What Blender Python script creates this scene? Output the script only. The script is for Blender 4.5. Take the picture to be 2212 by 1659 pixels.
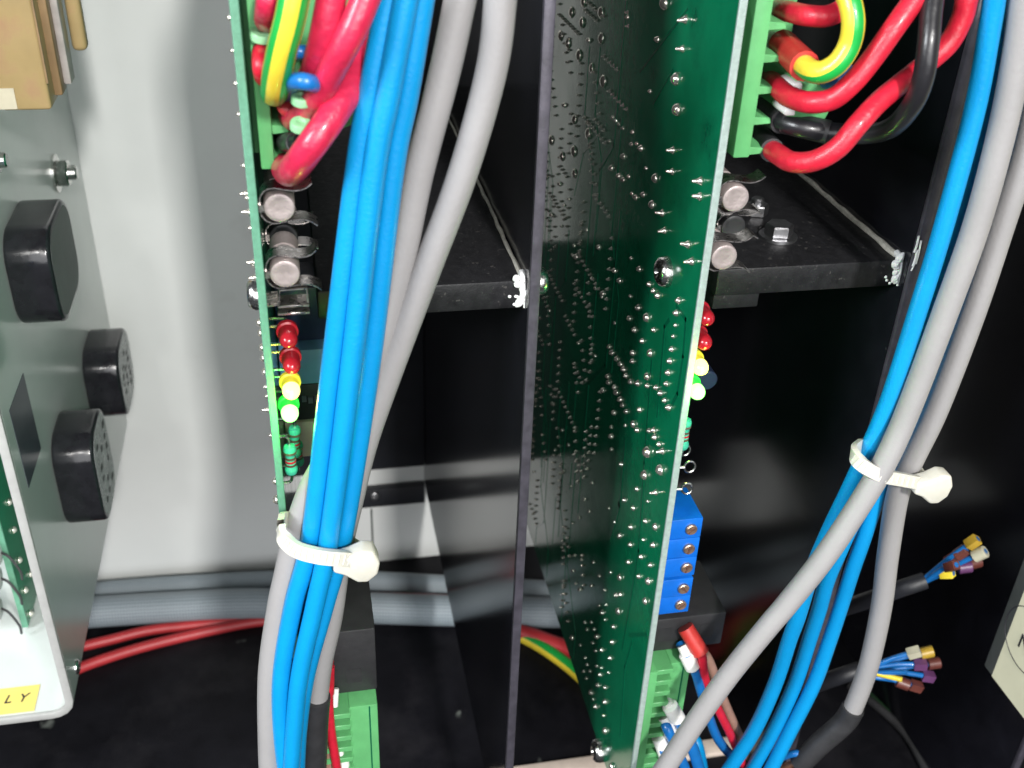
import bpy, bmesh, math, random
from mathutils import Vector, Matrix
random.seed(7)
for o in list(bpy.data.objects): bpy.data.objects.remove(o)
S = bpy.context.scene
COL = S.collection
MM = 0.001

# ------------------------------------------------------------------ camera
# All building below is in millimetres: X right, Y into the cabinet, H up from the cabinet floor.
F, CU, CV, CAMH = 2311.13, 1106.0, 829.5, 290.0
vR = Vector((0.98049431, -0.07057301, 0.18344032))
vD = Vector((-0.19315102, -0.51873301, 0.83283176))
vV = Vector((-0.03638111, 0.85201849, 0.52224602))
cam_d = bpy.data.cameras.new('camera'); cam = bpy.data.objects.new('camera', cam_d); COL.objects.link(cam)
right = Vector((vR.x, vD.x, -vV.x)); up = -Vector((vR.y, vD.y, -vV.y)); back = -Vector((vR.z, vD.z, -vV.z))
m = Matrix((right, up, back)).transposed().to_4x4(); m.translation = Vector((0, 0, CAMH * MM))
cam.matrix_world = m
cam_d.sensor_width = 36.0; cam_d.lens = 36.0 * F / 2212.0
cam_d.clip_start = 0.01; cam_d.clip_end = 20
cam_d.dof.use_dof = True; cam_d.dof.focus_distance = 0.205; cam_d.dof.aperture_fstop = 32.0
S.camera = cam
S.render.resolution_x = 1024; S.render.resolution_y = 768

# ------------------------------------------------------------------ light
W = bpy.data.worlds.new('World'); S.world = W; W.use_nodes = True
W.node_tree.nodes['Background'].inputs[0].default_value = (0.80, 0.86, 0.95, 1)
W.node_tree.nodes['Background'].inputs[1].default_value = 0.07
def area(name, loc, target, sx, sy, power, col=(1, 1, 1)):
    l = bpy.data.lights.new(name, 'AREA'); l.shape = 'RECTANGLE'; l.size = sx; l.size_y = sy; l.energy = power; l.color = col
    o = bpy.data.objects.new(name, l); COL.objects.link(o); o.location = loc
    o.rotation_euler = (Vector(target) - Vector(loc)).to_track_quat('-Z', 'Y').to_euler()
    return o
area('ceiling_lamp', (0.110, -0.56, 0.64), (-0.01, 0.2, 0.16), 0.05, 0.08, 9.0, (1.0, 0.975, 0.94))
area('side_lamp', (-0.52, -0.14, 0.52), (0.03, 0.15, 0.20), 0.22, 0.22, 6.4, (0.93, 0.97, 1.0))
area('far_lamp', (-0.13, -0.62, 0.74), (0.05, 0.2, 0.16), 0.05, 0.05, 1.2, (1.0, 0.98, 0.95))
area('room_lamp', (0.03, -1.25, 0.56), (0.0, 0.25, 0.15), 1.3, 0.9, 16.0, (0.97, 0.98, 1.0))
S.view_settings.view_transform = 'Standard'; S.view_settings.look = 'None'
S.view_settings.exposure = -0.1; S.view_settings.gamma = 1.0
S.view_settings.use_curve_mapping = False

def px(u, v, X=None, Y=None, H=None):
    d = Vector((u - CU, v - CV, F))
    r = Vector((d.dot(vR), d.dot(vD), d.dot(vV)))
    if X is not None: t = X / r.x
    elif Y is not None: t = Y / r.y
    else: t = (CAMH - H) / r.z
    return Vector((r.x * t, r.y * t, CAMH - r.z * t))

# ------------------------------------------------------------------ materials
def mat(name, col, rough=0.5, metal=0.0, var=0.12, vscale=0.25, bump=0.0, bscale=1.0, coat=0.0, spec=0.5,
        rvar=0.0, trans=0.0, emis=None, estr=0.0, sss=0.0, speck=None, dirt=None):
    """scales are per millimetre"""
    M = bpy.data.materials.new(name); M.use_nodes = True
    nt = M.node_tree; N = nt.nodes; L = nt.links; b = N['Principled BSDF']
    tc = N.new('ShaderNodeTexCoord')
    def noise(sc, det=4.0, ro=0.6):
        n = N.new('ShaderNodeTexNoise'); n.inputs['Scale'].default_value = sc * 1000.0
        n.inputs['Detail'].default_value = det; n.inputs['Roughness'].default_value = ro
        L.new(tc.outputs['Object'], n.inputs['Vector']); return n
    c = (*col, 1)
    n1 = noise(vscale)
    mr = N.new('ShaderNodeMapRange'); mr.inputs[3].default_value = 1 - var; mr.inputs[4].default_value = 1 + var
    mr.inputs[1].default_value = 0.3; mr.inputs[2].default_value = 0.7
    L.new(n1.outputs[0], mr.inputs[0])
    mx = N.new('ShaderNodeVectorMath'); mx.operation = 'SCALE'; mx.inputs[0].default_value = col
    L.new(mr.outputs[0], mx.inputs['Scale'])
    out = mx.outputs[0]
    def over(sock, colr, n, lo, hi):
        r = N.new('ShaderNodeMapRange'); r.inputs[1].default_value = lo; r.inputs[2].default_value = hi
        L.new(n.outputs[0], r.inputs[0])
        q = N.new('ShaderNodeMix'); q.data_type = 'RGBA'; L.new(r.outputs[0], q.inputs[0])
        L.new(sock, q.inputs[6]); q.inputs[7].default_value = (*colr, 1); return q.outputs[2]
    if speck: out = over(out, speck[0], noise(speck[1], 2.0, 0.5), speck[2], speck[2] + 0.06)
    if dirt: out = over(out, dirt[0], noise(dirt[1], 5.0, 0.65), dirt[2], dirt[2] + 0.2)
    L.new(out, b.inputs['Base Color'])
    b.inputs['Roughness'].default_value = rough; b.inputs['Metallic'].default_value = metal
    b.inputs['Specular IOR Level'].default_value = spec
    b.inputs['Coat Weight'].default_value = coat; b.inputs['Coat Roughness'].default_value = 0.12
    b.inputs['Transmission Weight'].default_value = trans
    if sss:
        b.inputs['Subsurface Weight'].default_value = sss; b.inputs['Subsurface Radius'].default_value = (1, 0.9, 0.7)
        b.inputs['Subsurface Scale'].default_value = 0.0015
    if rvar:
        r = N.new('ShaderNodeMapRange'); r.inputs[1].default_value = 0.3; r.inputs[2].default_value = 0.7
        r.inputs[3].default_value = max(0.02, rough - rvar); r.inputs[4].default_value = rough + rvar
        L.new(noise(vscale * 1.7).outputs[0], r.inputs[0]); L.new(r.outputs[0], b.inputs['Roughness'])
    if bump:
        bp = N.new('ShaderNodeBump'); bp.inputs['Strength'].default_value = bump; bp.inputs['Distance'].default_value = 0.0003
        L.new(noise(bscale).outputs[0], bp.inputs['Height']); L.new(bp.outputs[0], b.inputs['Normal'])
    if emis:
        b.inputs['Emission Color'].default_value = (*emis, 1); b.inputs['Emission Strength'].default_value = estr
    return M

M = {}
M['wall'] = mat('painted_wall', (0.655, 0.672, 0.662), 0.34, 0, 0.04, 0.02, 0.08, 0.7, spec=0.5, rvar=0.06, dirt=((0.44, 0.43, 0.40), 0.012, 0.60))
M['floor'] = mat('black_floor', (0.007, 0.007, 0.009), 0.42, 0, 0.3, 0.08, 0.25, 1.6, rvar=0.1, spec=0.08, speck=((0.11, 0.12, 0.11), 0.11, 0.72), dirt=((0.016, 0.0155, 0.018), 0.03, 0.5))
M['plate'] = mat('black_paint', (0.010, 0.010, 0.014), 0.15, 0, 0.25, 0.12, 0.0, 2.2, rvar=0.0, speck=((0.05, 0.05, 0.055), 0.35, 0.77))
M['shelf'] = mat('dusty_black_paint', (0.013, 0.013, 0.0145), 0.45, 0, 0.3, 0.5, 0.2, 2.2, rvar=0.08, spec=0.25, speck=((0.05, 0.048, 0.046), 0.9, 0.66))
M['plate_edge_lit'] = mat('lit_plate_edge', (0.066, 0.061, 0.078), 0.42, 0.2, 0.3, 0.3, 0.2, 2.0, rvar=0.1)  # black paint lightened: light caught by the front edges put into the colour
M['backplate'] = mat('matt_black_plate', (0.012, 0.013, 0.017), 0.5, 0, 0.25, 0.1, 0.2, 2.0)
M['alu'] = mat('grey_sheet_metal', (0.61, 0.645, 0.625), 0.28, 0.12, 0.04, 0.05, 0.0, 0.8, rvar=0.0, dirt=((0.55, 0.58, 0.565), 0.02, 0.60))
M['alu_edge'] = mat('sheet_metal_edge', (0.50, 0.50, 0.485), 0.42, 0.35, 0.08, 0.3, 0.2, 2.0)
M['pcb'] = mat('green_solder_mask', (0.0035, 0.165, 0.073), 0.12, 0, 0.22, 0.05, 0.05, 1.2, spec=0.32, rvar=0.05, dirt=((0.002, 0.085, 0.040), 0.05, 0.52))
M['trace'] = mat('masked_copper_trace', (0.002, 0.11, 0.052), 0.16, 0, 0.1, 0.3)
M['pcb_edge'] = mat('bare_board_edge', (0.27, 0.34, 0.315), 0.6, 0, 0.14, 0.9, 0.35, 3.0)
M['pcb_edge_green'] = mat('green_board_edge', (0.095, 0.26, 0.17), 0.55, 0, 0.14, 0.9, 0.3, 3.0)
M['solder'] = mat('solder', (0.95, 0.89, 0.79), 0.20, 0.9, 0.12, 1.2, 0.25, 2.0, rvar=0.08)
M['steel'] = mat('bright_steel', (0.70, 0.69, 0.67), 0.24, 1, 0.1, 0.8, 0.15, 2.0, rvar=0.08)
M['clip'] = mat('tinned_clip', (0.60, 0.56, 0.54), 0.30, 1, 0.15, 0.5, 0.2, 1.5, rvar=0.1)
M['cap'] = mat('fuse_cap_metal', (0.42, 0.36, 0.35), 0.5, 0.5, 0.1, 0.5, 0.4, 1.2, rvar=0.08)
M['zinc'] = mat('dull_zinc', (0.36, 0.36, 0.37), 0.38, 1, 0.2, 0.6, 0.25, 1.5)
M['brass'] = mat('brass_screw', (0.62, 0.42, 0.30), 0.34, 0.9, 0.12, 0.9, 0.2, 2.0)
M['copper'] = mat('bare_copper', (0.72, 0.34, 0.20), 0.35, 0.9, 0.15, 0.9)
M['glass'] = mat('fuse_glass', (0.75, 0.8, 0.78), 0.06, 0, 0.02, 0.5, trans=0.9)
M['term'] = mat('green_terminal_plastic', (0.115, 0.40, 0.150), 0.42, 0, 0.08, 0.25, 0.12, 1.6, sss=0.12)
M['term_light'] = mat('pale_green_plastic', (0.24, 0.52, 0.27), 0.38, 0, 0.08, 0.3, sss=0.12)
M['red'] = mat('red_wire_insulation', (0.52, 0.012, 0.032), 0.42, 0, 0.14, 0.5, 0.6, 0.8, coat=0.12, sss=0.06)
M['pinkred'] = mat('crimson_wire_insulation', (0.52, 0.016, 0.060), 0.40, 0, 0.16, 0.5, 0.9, 0.55, coat=0.35, sss=0.06)
M['dullred'] = mat('dull_red_wire', (0.42, 0.030, 0.035), 0.45, 0, 0.12, 0.1, 0.2, 0.3)
M['sleeve_red'] = mat('red_ferrule_sleeve', (0.45, 0.030, 0.025), 0.42, 0, 0.12, 0.4, 0.2, 0.8)
M['blue'] = mat('blue_cable_jacket', (0.001, 0.255, 0.57), 0.40, 0, 0.07, 0.1, 0.3, 1.6, coat=0.15, sss=0.05)
M['blue_wire'] = mat('blue_wire_insulation', (0.008, 0.13, 0.40), 0.34, 0, 0.12, 0.3, 0.2, 0.6, coat=0.2)
M['grey'] = mat('grey_cable_jacket', (0.285, 0.277, 0.277), 0.48, 0, 0.05, 0.1, 0.25, 1.4, sss=0.05)
M['black_wire'] = mat('black_wire_insulation', (0.013, 0.0125, 0.015), 0.36, 0, 0.2, 0.15, 0.5, 0.25, coat=0.12)
M['shrink'] = mat('black_heat_shrink', (0.026, 0.026, 0.028), 0.48, 0, 0.25, 0.2, 0.5, 0.35)
M['brown_wire'] = mat('brown_wire_insulation', (0.30, 0.17, 0.13), 0.42, 0, 0.12, 0.3)
M['yellow'] = mat('yellow_insulation', (0.78, 0.60, 0.045), 0.36, 0, 0.06, 0.2, 0.3, 0.5, coat=0.2)
M['green_stripe'] = mat('green_insulation', (0.010, 0.33, 0.050), 0.36, 0, 0.1, 0.2, 0.3, 0.5, coat=0.2)
M['white'] = mat('white_ferrule_plastic', (0.76, 0.75, 0.72), 0.40, 0, 0.05, 0.4, 0.15, 1.0, sss=0.1)
M['nylon'] = mat('natural_nylon', (0.58, 0.565, 0.49), 0.38, 0, 0.05, 0.4, 0.15, 1.2, sss=0.35)
M['blk'] = mat('black_moulded_plastic', (0.014, 0.014, 0.017), 0.17, 0, 0.3, 0.25, 0.08, 0.9, rvar=0.05)
M['blk_matt'] = mat('matt_black_plastic', (0.024, 0.024, 0.026), 0.5, 0, 0.2, 0.25, 0.2, 1.2)
M['blk_face_sheen'] = mat('printed_face_sheen', (0.25, 0.26, 0.26), 0.30, 0, 0.25, 0.30, 0.25, 0.8, rvar=0.1)  # glossy black face; its grey is the white wall's reflection painted in
M['print_dark'] = mat('dark_print', (0.02, 0.02, 0.022), 0.6, 0, 0.2, 0.5)
M['trim'] = mat('blue_trimmer_plastic', (0.002, 0.125, 0.56), 0.42, 0, 0.10, 0.25, 0.15, 1.2)
M['relay'] = mat('slate_blue_plastic', (0.11, 0.26, 0.42), 0.45, 0, 0.1, 0.2)
M['navy'] = mat('navy_plastic', (0.012, 0.02, 0.05), 0.4, 0, 0.15, 0.2)
M['cutout'] = mat('dark_cutout_shade', (0.06, 0.066, 0.082), 0.3, 0, 0.2, 0.1)  # flat dark tone for the shade inside a cutout
M['darkgreen'] = mat('dark_green_wire', (0.012, 0.050, 0.016), 0.45, 0, 0.2, 0.2)
M['cream'] = mat('cream_plastic', (0.55, 0.50, 0.38), 0.5, 0, 0.08, 0.2)
M['teal'] = mat('teal_resistor_lacquer', (0.055, 0.42, 0.30), 0.34, 0, 0.12, 0.5, 0.15, 1.0)
M['band'] = mat('brown_band', (0.10, 0.05, 0.035), 0.4, 0, 0.1, 0.6)
M['led_red'] = mat('red_led_epoxy', (0.36, 0.012, 0.022), 0.2, 0, 0.08, 0.6, trans=0.15, sss=0.1)
M['led_yellow'] = mat('lit_yellow_led', (0.8, 0.75, 0.05), 0.2, emis=(1.0, 0.92, 0.30), estr=2.5)
M['led_yellow_body'] = mat('yellow_led_epoxy', (0.55, 0.50, 0.03), 0.2, 0, 0.1, 0.6, emis=(0.9, 0.75, 0.05), estr=0.45)
M['led_green'] = mat('lit_green_led', (0.2, 0.8, 0.1), 0.2, emis=(0.42, 1.0, 0.32), estr=2.5)
M['led_green_body'] = mat('green_led_epoxy', (0.02, 0.45, 0.05), 0.2, 0, 0.1, 0.6, emis=(0.02, 0.9, 0.06), estr=0.8)
M['tape'] = mat('amber_winding_tape', (0.37, 0.265, 0.125), 0.36, 0, 0.18, 0.05, 0.2, 0.25, sss=0.1, rvar=0.1, dirt=((0.36, 0.19, 0.13), 0.05, 0.55))
M['tape_dark'] = mat('brown_bobbin', (0.26, 0.165, 0.085), 0.4, 0, 0.25, 0.1, 0.2, 0.4)
M['core'] = mat('lilac_grey_core', (0.40, 0.36, 0.34), 0.4, 0.2, 0.2, 0.2)
M['label_y'] = mat('yellow_label_paper', (0.76, 0.62, 0.16), 0.55, 0, 0.05, 0.2)
M['ink'] = mat('black_ink', (0.02, 0.02, 0.025), 0.6)
M['cream_label'] = mat('cream_sticker', (0.74, 0.72, 0.52), 0.5, 0, 0.05, 0.1)
M['box_grey'] = mat('dark_grey_box', (0.085, 0.095, 0.09), 0.45, 0, 0.15, 0.1, 0.15, 1.0)
M['caulk'] = mat('cream_sealant', (0.60, 0.57, 0.50), 0.5, 0, 0.2, 0.8, 0.6, 1.2)
M['caulk_white'] = mat('white_sealant', (0.82, 0.82, 0.82), 0.38, 0, 0.08, 0.8, 0.6, 1.2)
M['rail'] = mat('beige_rail', (0.66, 0.56, 0.48), 0.5, 0.1, 0.08, 0.3)
M['violet'] = mat('violet_marker', (0.12, 0.042, 0.125), 0.4, 0, 0.12, 0.3)
M['brown_mark'] = mat('brown_marker', (0.12, 0.034, 0.026), 0.4, 0, 0.12, 0.3)
M['white_mark'] = mat('ivory_marker', (0.46, 0.44, 0.33), 0.4, 0, 0.08, 0.3)
M['yellow_mark'] = mat('amber_marker', (0.42, 0.27, 0.03), 0.4, 0, 0.08, 0.3)
def braid_mat():
    Mt = bpy.data.materials.new('braided_hose_sleeve'); Mt.use_nodes = True
    nt = Mt.node_tree; N = nt.nodes; L = nt.links; b = N['Principled BSDF']
    uv = N.new('ShaderNodeUVMap'); sp = N.new('ShaderNodeSeparateXYZ'); L.new(uv.outputs[0], sp.inputs[0])
    def math_(op, a, b2=None):
        q = N.new('ShaderNodeMath'); q.operation = op
        for i, s in enumerate((a, b2)):
            if s is None: continue
            if isinstance(s, (int, float)): q.inputs[i].default_value = s
            else: L.new(s, q.inputs[i])
        return q.outputs[0]
    u = math_('MULTIPLY', sp.outputs[0], 3.0); v = math_('MULTIPLY', sp.outputs[1], 2 * math.pi * 14)
    a = math_('SINE', math_('ADD', u, v)); c = math_('SINE', math_('SUBTRACT', u, v))
    h = math_('MULTIPLY', a, c)
    r = N.new('ShaderNodeMapRange'); r.inputs[1].default_value = -1; r.inputs[2].default_value = 1; L.new(h, r.inputs[0])
    mx = N.new('ShaderNodeMix'); mx.data_type = 'RGBA'; L.new(r.outputs[0], mx.inputs[0])
    mx.inputs[6].default_value = (0.13, 0.16, 0.185, 1); mx.inputs[7].default_value = (0.31, 0.36, 0.39, 1)
    L.new(mx.outputs[2], b.inputs['Base Color']); b.inputs['Roughness'].default_value = 0.5
    bp = N.new('ShaderNodeBump'); bp.inputs['Strength'].default_value = 0.4; bp.inputs['Distance'].default_value = 0.0003
    L.new(h, bp.inputs['Height']); L.new(bp.outputs[0], b.inputs['Normal'])
    return Mt
M['braid'] = braid_mat()

# ------------------------------------------------------------------ mesh helpers (mm)
ORG = {}
def catmull(pts, n=10):
    pts = [Vector(p) for p in pts]
    if len(pts) < 3:
        return [pts[0].lerp(pts[-1], i / n) for i in range(n + 1)]
    P = [pts[0] * 2 - pts[1]] + pts + [pts[-1] * 2 - pts[-2]]
    out = []
    for i in range(1, len(P) - 2):
        a, b, c, d = P[i - 1], P[i], P[i + 1], P[i + 2]
        for k in range(n):
            t = k / n
            out.append(0.5 * ((2 * b) + (c - a) * t + (2 * a - 5 * b + 4 * c - d) * t * t + (3 * b - a - 3 * c + d) * t ** 3))
    out.append(pts[-1]); return out

class MB:
    def __init__(s): s.v = []; s.f = []; s.mi = []; s.uv = {}
    def add(s, verts, faces, mi=0):
        o = len(s.v); s.v += [Vector(p) for p in verts]
        for f in faces: s.f.append([i + o for i in f]); s.mi.append(mi)
        return s
    def box(s, x0, x1, y0, y1, h0, h1, mi=0):
        V = [(x, y, h) for x in (x0, x1) for y in (y0, y1) for h in (h0, h1)]
        return s.add(V, [(0, 1, 3, 2), (4, 6, 7, 5), (0, 4, 5, 1), (2, 3, 7, 6), (0, 2, 6, 4), (1, 5, 7, 3)], mi)
    def prism(s, poly, axis, a0, a1, mi=0):
        """poly: closed outline in the two other axes (order X,Y,H without axis)"""
        n = len(poly)
        def pt(p, a):
            return {'X': (a, p[0], p[1]), 'Y': (p[0], a, p[1]), 'H': (p[0], p[1], a)}[axis]
        V = [pt(p, a0) for p in poly] + [pt(p, a1) for p in poly]
        fs = [tuple(range(n))[::-1], tuple(range(n, 2 * n))] + [(i, (i + 1) % n, n + (i + 1) % n, n + i) for i in range(n)]
        return s.add(V, fs, mi)
    def lathe(s, origin, axis, prof, n=16, mi=0):
        """prof: list of (radius, distance along axis); closed by caps"""
        a = Vector(axis).normalized(); t = a.orthogonal().normalized(); b = a.cross(t); O = Vector(origin)
        V = []; fs = []
        for (r, d) in prof:
            for k in range(n):
                g = 2 * math.pi * k / n
                V.append(O + a * d + (t * math.cos(g) + b * math.sin(g)) * max(r, 1e-4))
        m_ = len(prof)
        for i in range(m_ - 1):
            for k in range(n):
                fs.append((i * n + k, i * n + (k + 1) % n, (i + 1) * n + (k + 1) % n, (i + 1) * n + k))
        fs.append(tuple(range(n))[::-1]); fs.append(tuple((m_ - 1) * n + k for k in range(n)))
        return s.add(V, fs, mi)
    def cyl(s, p0, p1, r, n=16, mi=0):
        p0 = Vector(p0); p1 = Vector(p1); return s.lathe(p0, p1 - p0, [(r, 0), (r, (p1 - p0).length)], n, mi)
    def tube(s, pts, r, n=16, mi=0, res=10, smooth=True, stripe=None, rfun=None, flat=None, tref=None):
        P = catmull(pts, res) if smooth else [Vector(p) for p in pts]
        T = [(P[min(i + 1, len(P) - 1)] - P[max(i - 1, 0)]).normalized() for i in range(len(P))]
        t = T[0].orthogonal().normalized() if flat is None else (Vector(flat) - T[0] * Vector(flat).dot(T[0])).normalized()
        if tref is not None: t = (Vector(tref) - T[0] * Vector(tref).dot(T[0])).normalized()
        o = len(s.v); L = 0.0
        for i, p in enumerate(P):
            if i: L += (p - P[i - 1]).length
            if flat is not None: t = (Vector(flat) - T[i] * Vector(flat).dot(T[i])).normalized()
            else: t = (t - T[i] * t.dot(T[i])).normalized()
            b = T[i].cross(t)
            rr = r if rfun is None else r * rfun(i / (len(P) - 1))
            for k in range(n):
                g = 2 * math.pi * k / n
                if flat is not None:
                    s.v.append(p + t * math.copysign(abs(math.cos(g)) ** 0.35, math.cos(g)) * rr[0] + b * math.copysign(abs(math.sin(g)) ** 0.35, math.sin(g)) * rr[1] if isinstance(rr, tuple) else p + (t * math.cos(g) + b * math.sin(g)) * rr)
                else: s.v.append(p + (t * math.cos(g) + b * math.sin(g)) * rr)
                s.uv[len(s.v) - 1] = (L, k / n)
        for i in range(len(P) - 1):
            for k in range(n):
                s.f.append([o + i * n + k, o + i * n + (k + 1) % n, o + (i + 1) * n + (k + 1) % n, o + (i + 1) * n + k])
                s.mi.append(stripe(i, k, n) if stripe else mi)
        s.f.append([o + k for k in range(n)][::-1]); s.mi.append(mi)
        e = o + (len(P) - 1) * n; s.f.append([e + k for k in range(n)]); s.mi.append(mi)
        return s
    def sheet(s, poly, axis, a0, a1, th, mi=0):
        """open polyline in a plane, thickened by th, extruded along axis a0..a1"""
        n = len(poly); P = [Vector((p[0], p[1])) for p in poly]; N_ = []
        for i in range(n):
            d = (P[min(i + 1, n - 1)] - P[max(i - 1, 0)]).normalized(); N_.append(Vector((-d.y, d.x)))
        loop = [P[i] + N_[i] * th / 2 for i in range(n)] + [P[i] - N_[i] * th / 2 for i in reversed(range(n))]
        def pt(p, a): return {'X': (a, p[0], p[1]), 'Y': (p[0], a, p[1]), 'H': (p[0], p[1], a)}[axis]
        mN = 2 * n
        V = [pt(p, a0) for p in loop] + [pt(p, a1) for p in loop]
        fs = []
        for i in range(n - 1):
            j0, j1, k1, k0 = i, i + 1, mN - 2 - i, mN - 1 - i
            fs += [(j0, j1, k1, k0), (mN + k0, mN + k1, mN + j1, mN + j0)]
        fs += [(i, mN + i, mN + (i + 1) % mN, (i + 1) % mN) for i in range(mN)]
        return s.add(V, fs, mi)
    def build(s, name, mats, parent=None, bevel=0.0, seg=2, angle=40, **tags):
        if isinstance(mats, (str,)): mats = [mats]
        if parent is not None: O = ORG[parent.name]
        else:
            xs = [p.x for p in s.v]; ys = [p.y for p in s.v]; hs = [p.z for p in s.v]
            O = Vector(((min(xs) + max(xs)) / 2, (min(ys) + max(ys)) / 2, min(hs)))
        me = bpy.data.meshes.new(name)
        me.from_pydata([(p - O) * MM for p in s.v], [], s.f)
        for k in mats: me.materials.append(M[k])
        me.polygons.foreach_set('material_index', s.mi)
        if s.uv and not bevel:
            ul = me.uv_layers.new(name='UVMap')
            for l in me.loops:
                ul.data[l.index].uv = s.uv.get(l.vertex_index, (0, 0))
        bm = bmesh.new(); bm.from_mesh(me)
        if bevel:
            bmesh.ops.bevel(bm, geom=[e for e in bm.edges if len(e.link_faces) == 2 and e.calc_face_angle(0) > 0.5], offset=bevel * MM, segments=seg, profile=0.5, affect='EDGES', clamp_overlap=True)
        bmesh.ops.recalc_face_normals(bm, faces=bm.faces); bm.to_mesh(me); bm.free()
        me.polygons.foreach_set('use_smooth', [True] * len(me.polygons))
        me.set_sharp_from_angle(angle=math.radians(angle))
        o = bpy.data.objects.new(name, me); COL.objects.link(o)
        if parent is None: o.location = O * MM
        else: o.parent = parent
        ORG[o.name] = O
        for k, v in tags.items(): o[k] = v
        return o

def thing(name, loc, label, category, group=None):
    e = bpy.data.objects.new(name, None); COL.objects.link(e); e.location = Vector(loc) * MM
    e.empty_display_size = 0.005; ORG[e.name] = Vector(loc)
    e['label'] = label; e['category'] = category
    if group: e['group'] = group
    return e
def place(me, name, parent, loc, rot=None, sc=1.0):
    o = bpy.data.objects.new(name, me); COL.objects.link(o); o.parent = parent
    o.location = (Vector(loc) - ORG[parent.name]) * MM
    if rot is not None: o.rotation_euler = rot
    o.scale = (sc, sc, sc) if isinstance(sc, (int, float)) else sc
    ORG[o.name] = Vector(loc); return o
def text(s_, name, parent, loc, xdir, ydir, size, matk, shear=0.0, depth=0.05):
    cu = bpy.data.curves.new('txt', 'FONT'); cu.body = s_; cu.size = size * MM; cu.extrude = depth * MM; cu.shear = shear; cu.resolution_u = 3
    t = bpy.data.objects.new('txt', cu); COL.objects.link(t)
    me = bpy.data.meshes.new_from_object(t.evaluated_get(bpy.context.evaluated_depsgraph_get()))
    bpy.data.objects.remove(t); me.materials.clear(); me.materials.append(M[matk])
    o = bpy.data.objects.new(name, me); COL.objects.link(o); o.parent = parent
    x = Vector(xdir).normalized(); y = Vector(ydir); y = (y - x * y.dot(x)).normalized(); z = x.cross(y)
    mt = Matrix((x, y, z)).transposed().to_4x4(); mt.translation = (Vector(loc) - ORG[parent.name]) * MM
    o.matrix_local = mt; return o

def screw_head(name, parent, loc, axis, r=2.9, h=2.0, matk='steel', slot='cross'):
    b = MB(); a = Vector(axis).normalized(); L0 = Vector(loc)
    b.lathe(L0 - a * 0.4, a, [(r, 0), (r, 0.4 + h * 0.35), (r * 0.93, 0.4 + h * 0.7), (r * 0.72, 0.4 + h * 0.93), (r * 0.45, 0.4 + h), (r * 0.32, 0.4 + h * 0.98), (r * 0.12, 0.4 + h * 0.55)], 20)
    return b.build(name, matk, parent)
def hexnut(name, parent, loc, axis, r=3.0, h=2.4, matk='zinc', stud=1.6, washer=True):
    b = MB(); a = Vector(axis).normalized(); L0 = Vector(loc)
    d = 0
    if washer: b.lathe(L0 - a * 0.2, a, [(r * 1.35, 0), (r * 1.35, 0.8)], 24); d = 0.6
    b.lathe(L0 + a * d, a, [(r * 0.94, 0), (r, 0.25), (r, h - 0.3), (r * 0.9, h)], 6)
    if stud: b.lathe(L0 + a * d, a, [(r * 0.52, 0), (r * 0.52, h + stud), (r * 0.42, h + stud + 0.3)], 14)
    return b.build(name, matk, parent, angle=25)

# ================================================================== setting
WY = 335.0
b = MB(); b.box(-230, 330, WY, WY + 3, -2, 330); b.build('wall', 'wall', kind='structure', label='light grey painted rear wall of the cabinet')
b = MB(); b.box(-230, 330, 120, WY - 0.3, -3, 0); b.build('floor', 'floor', kind='structure', label='dusty black floor of the cabinet')

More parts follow.
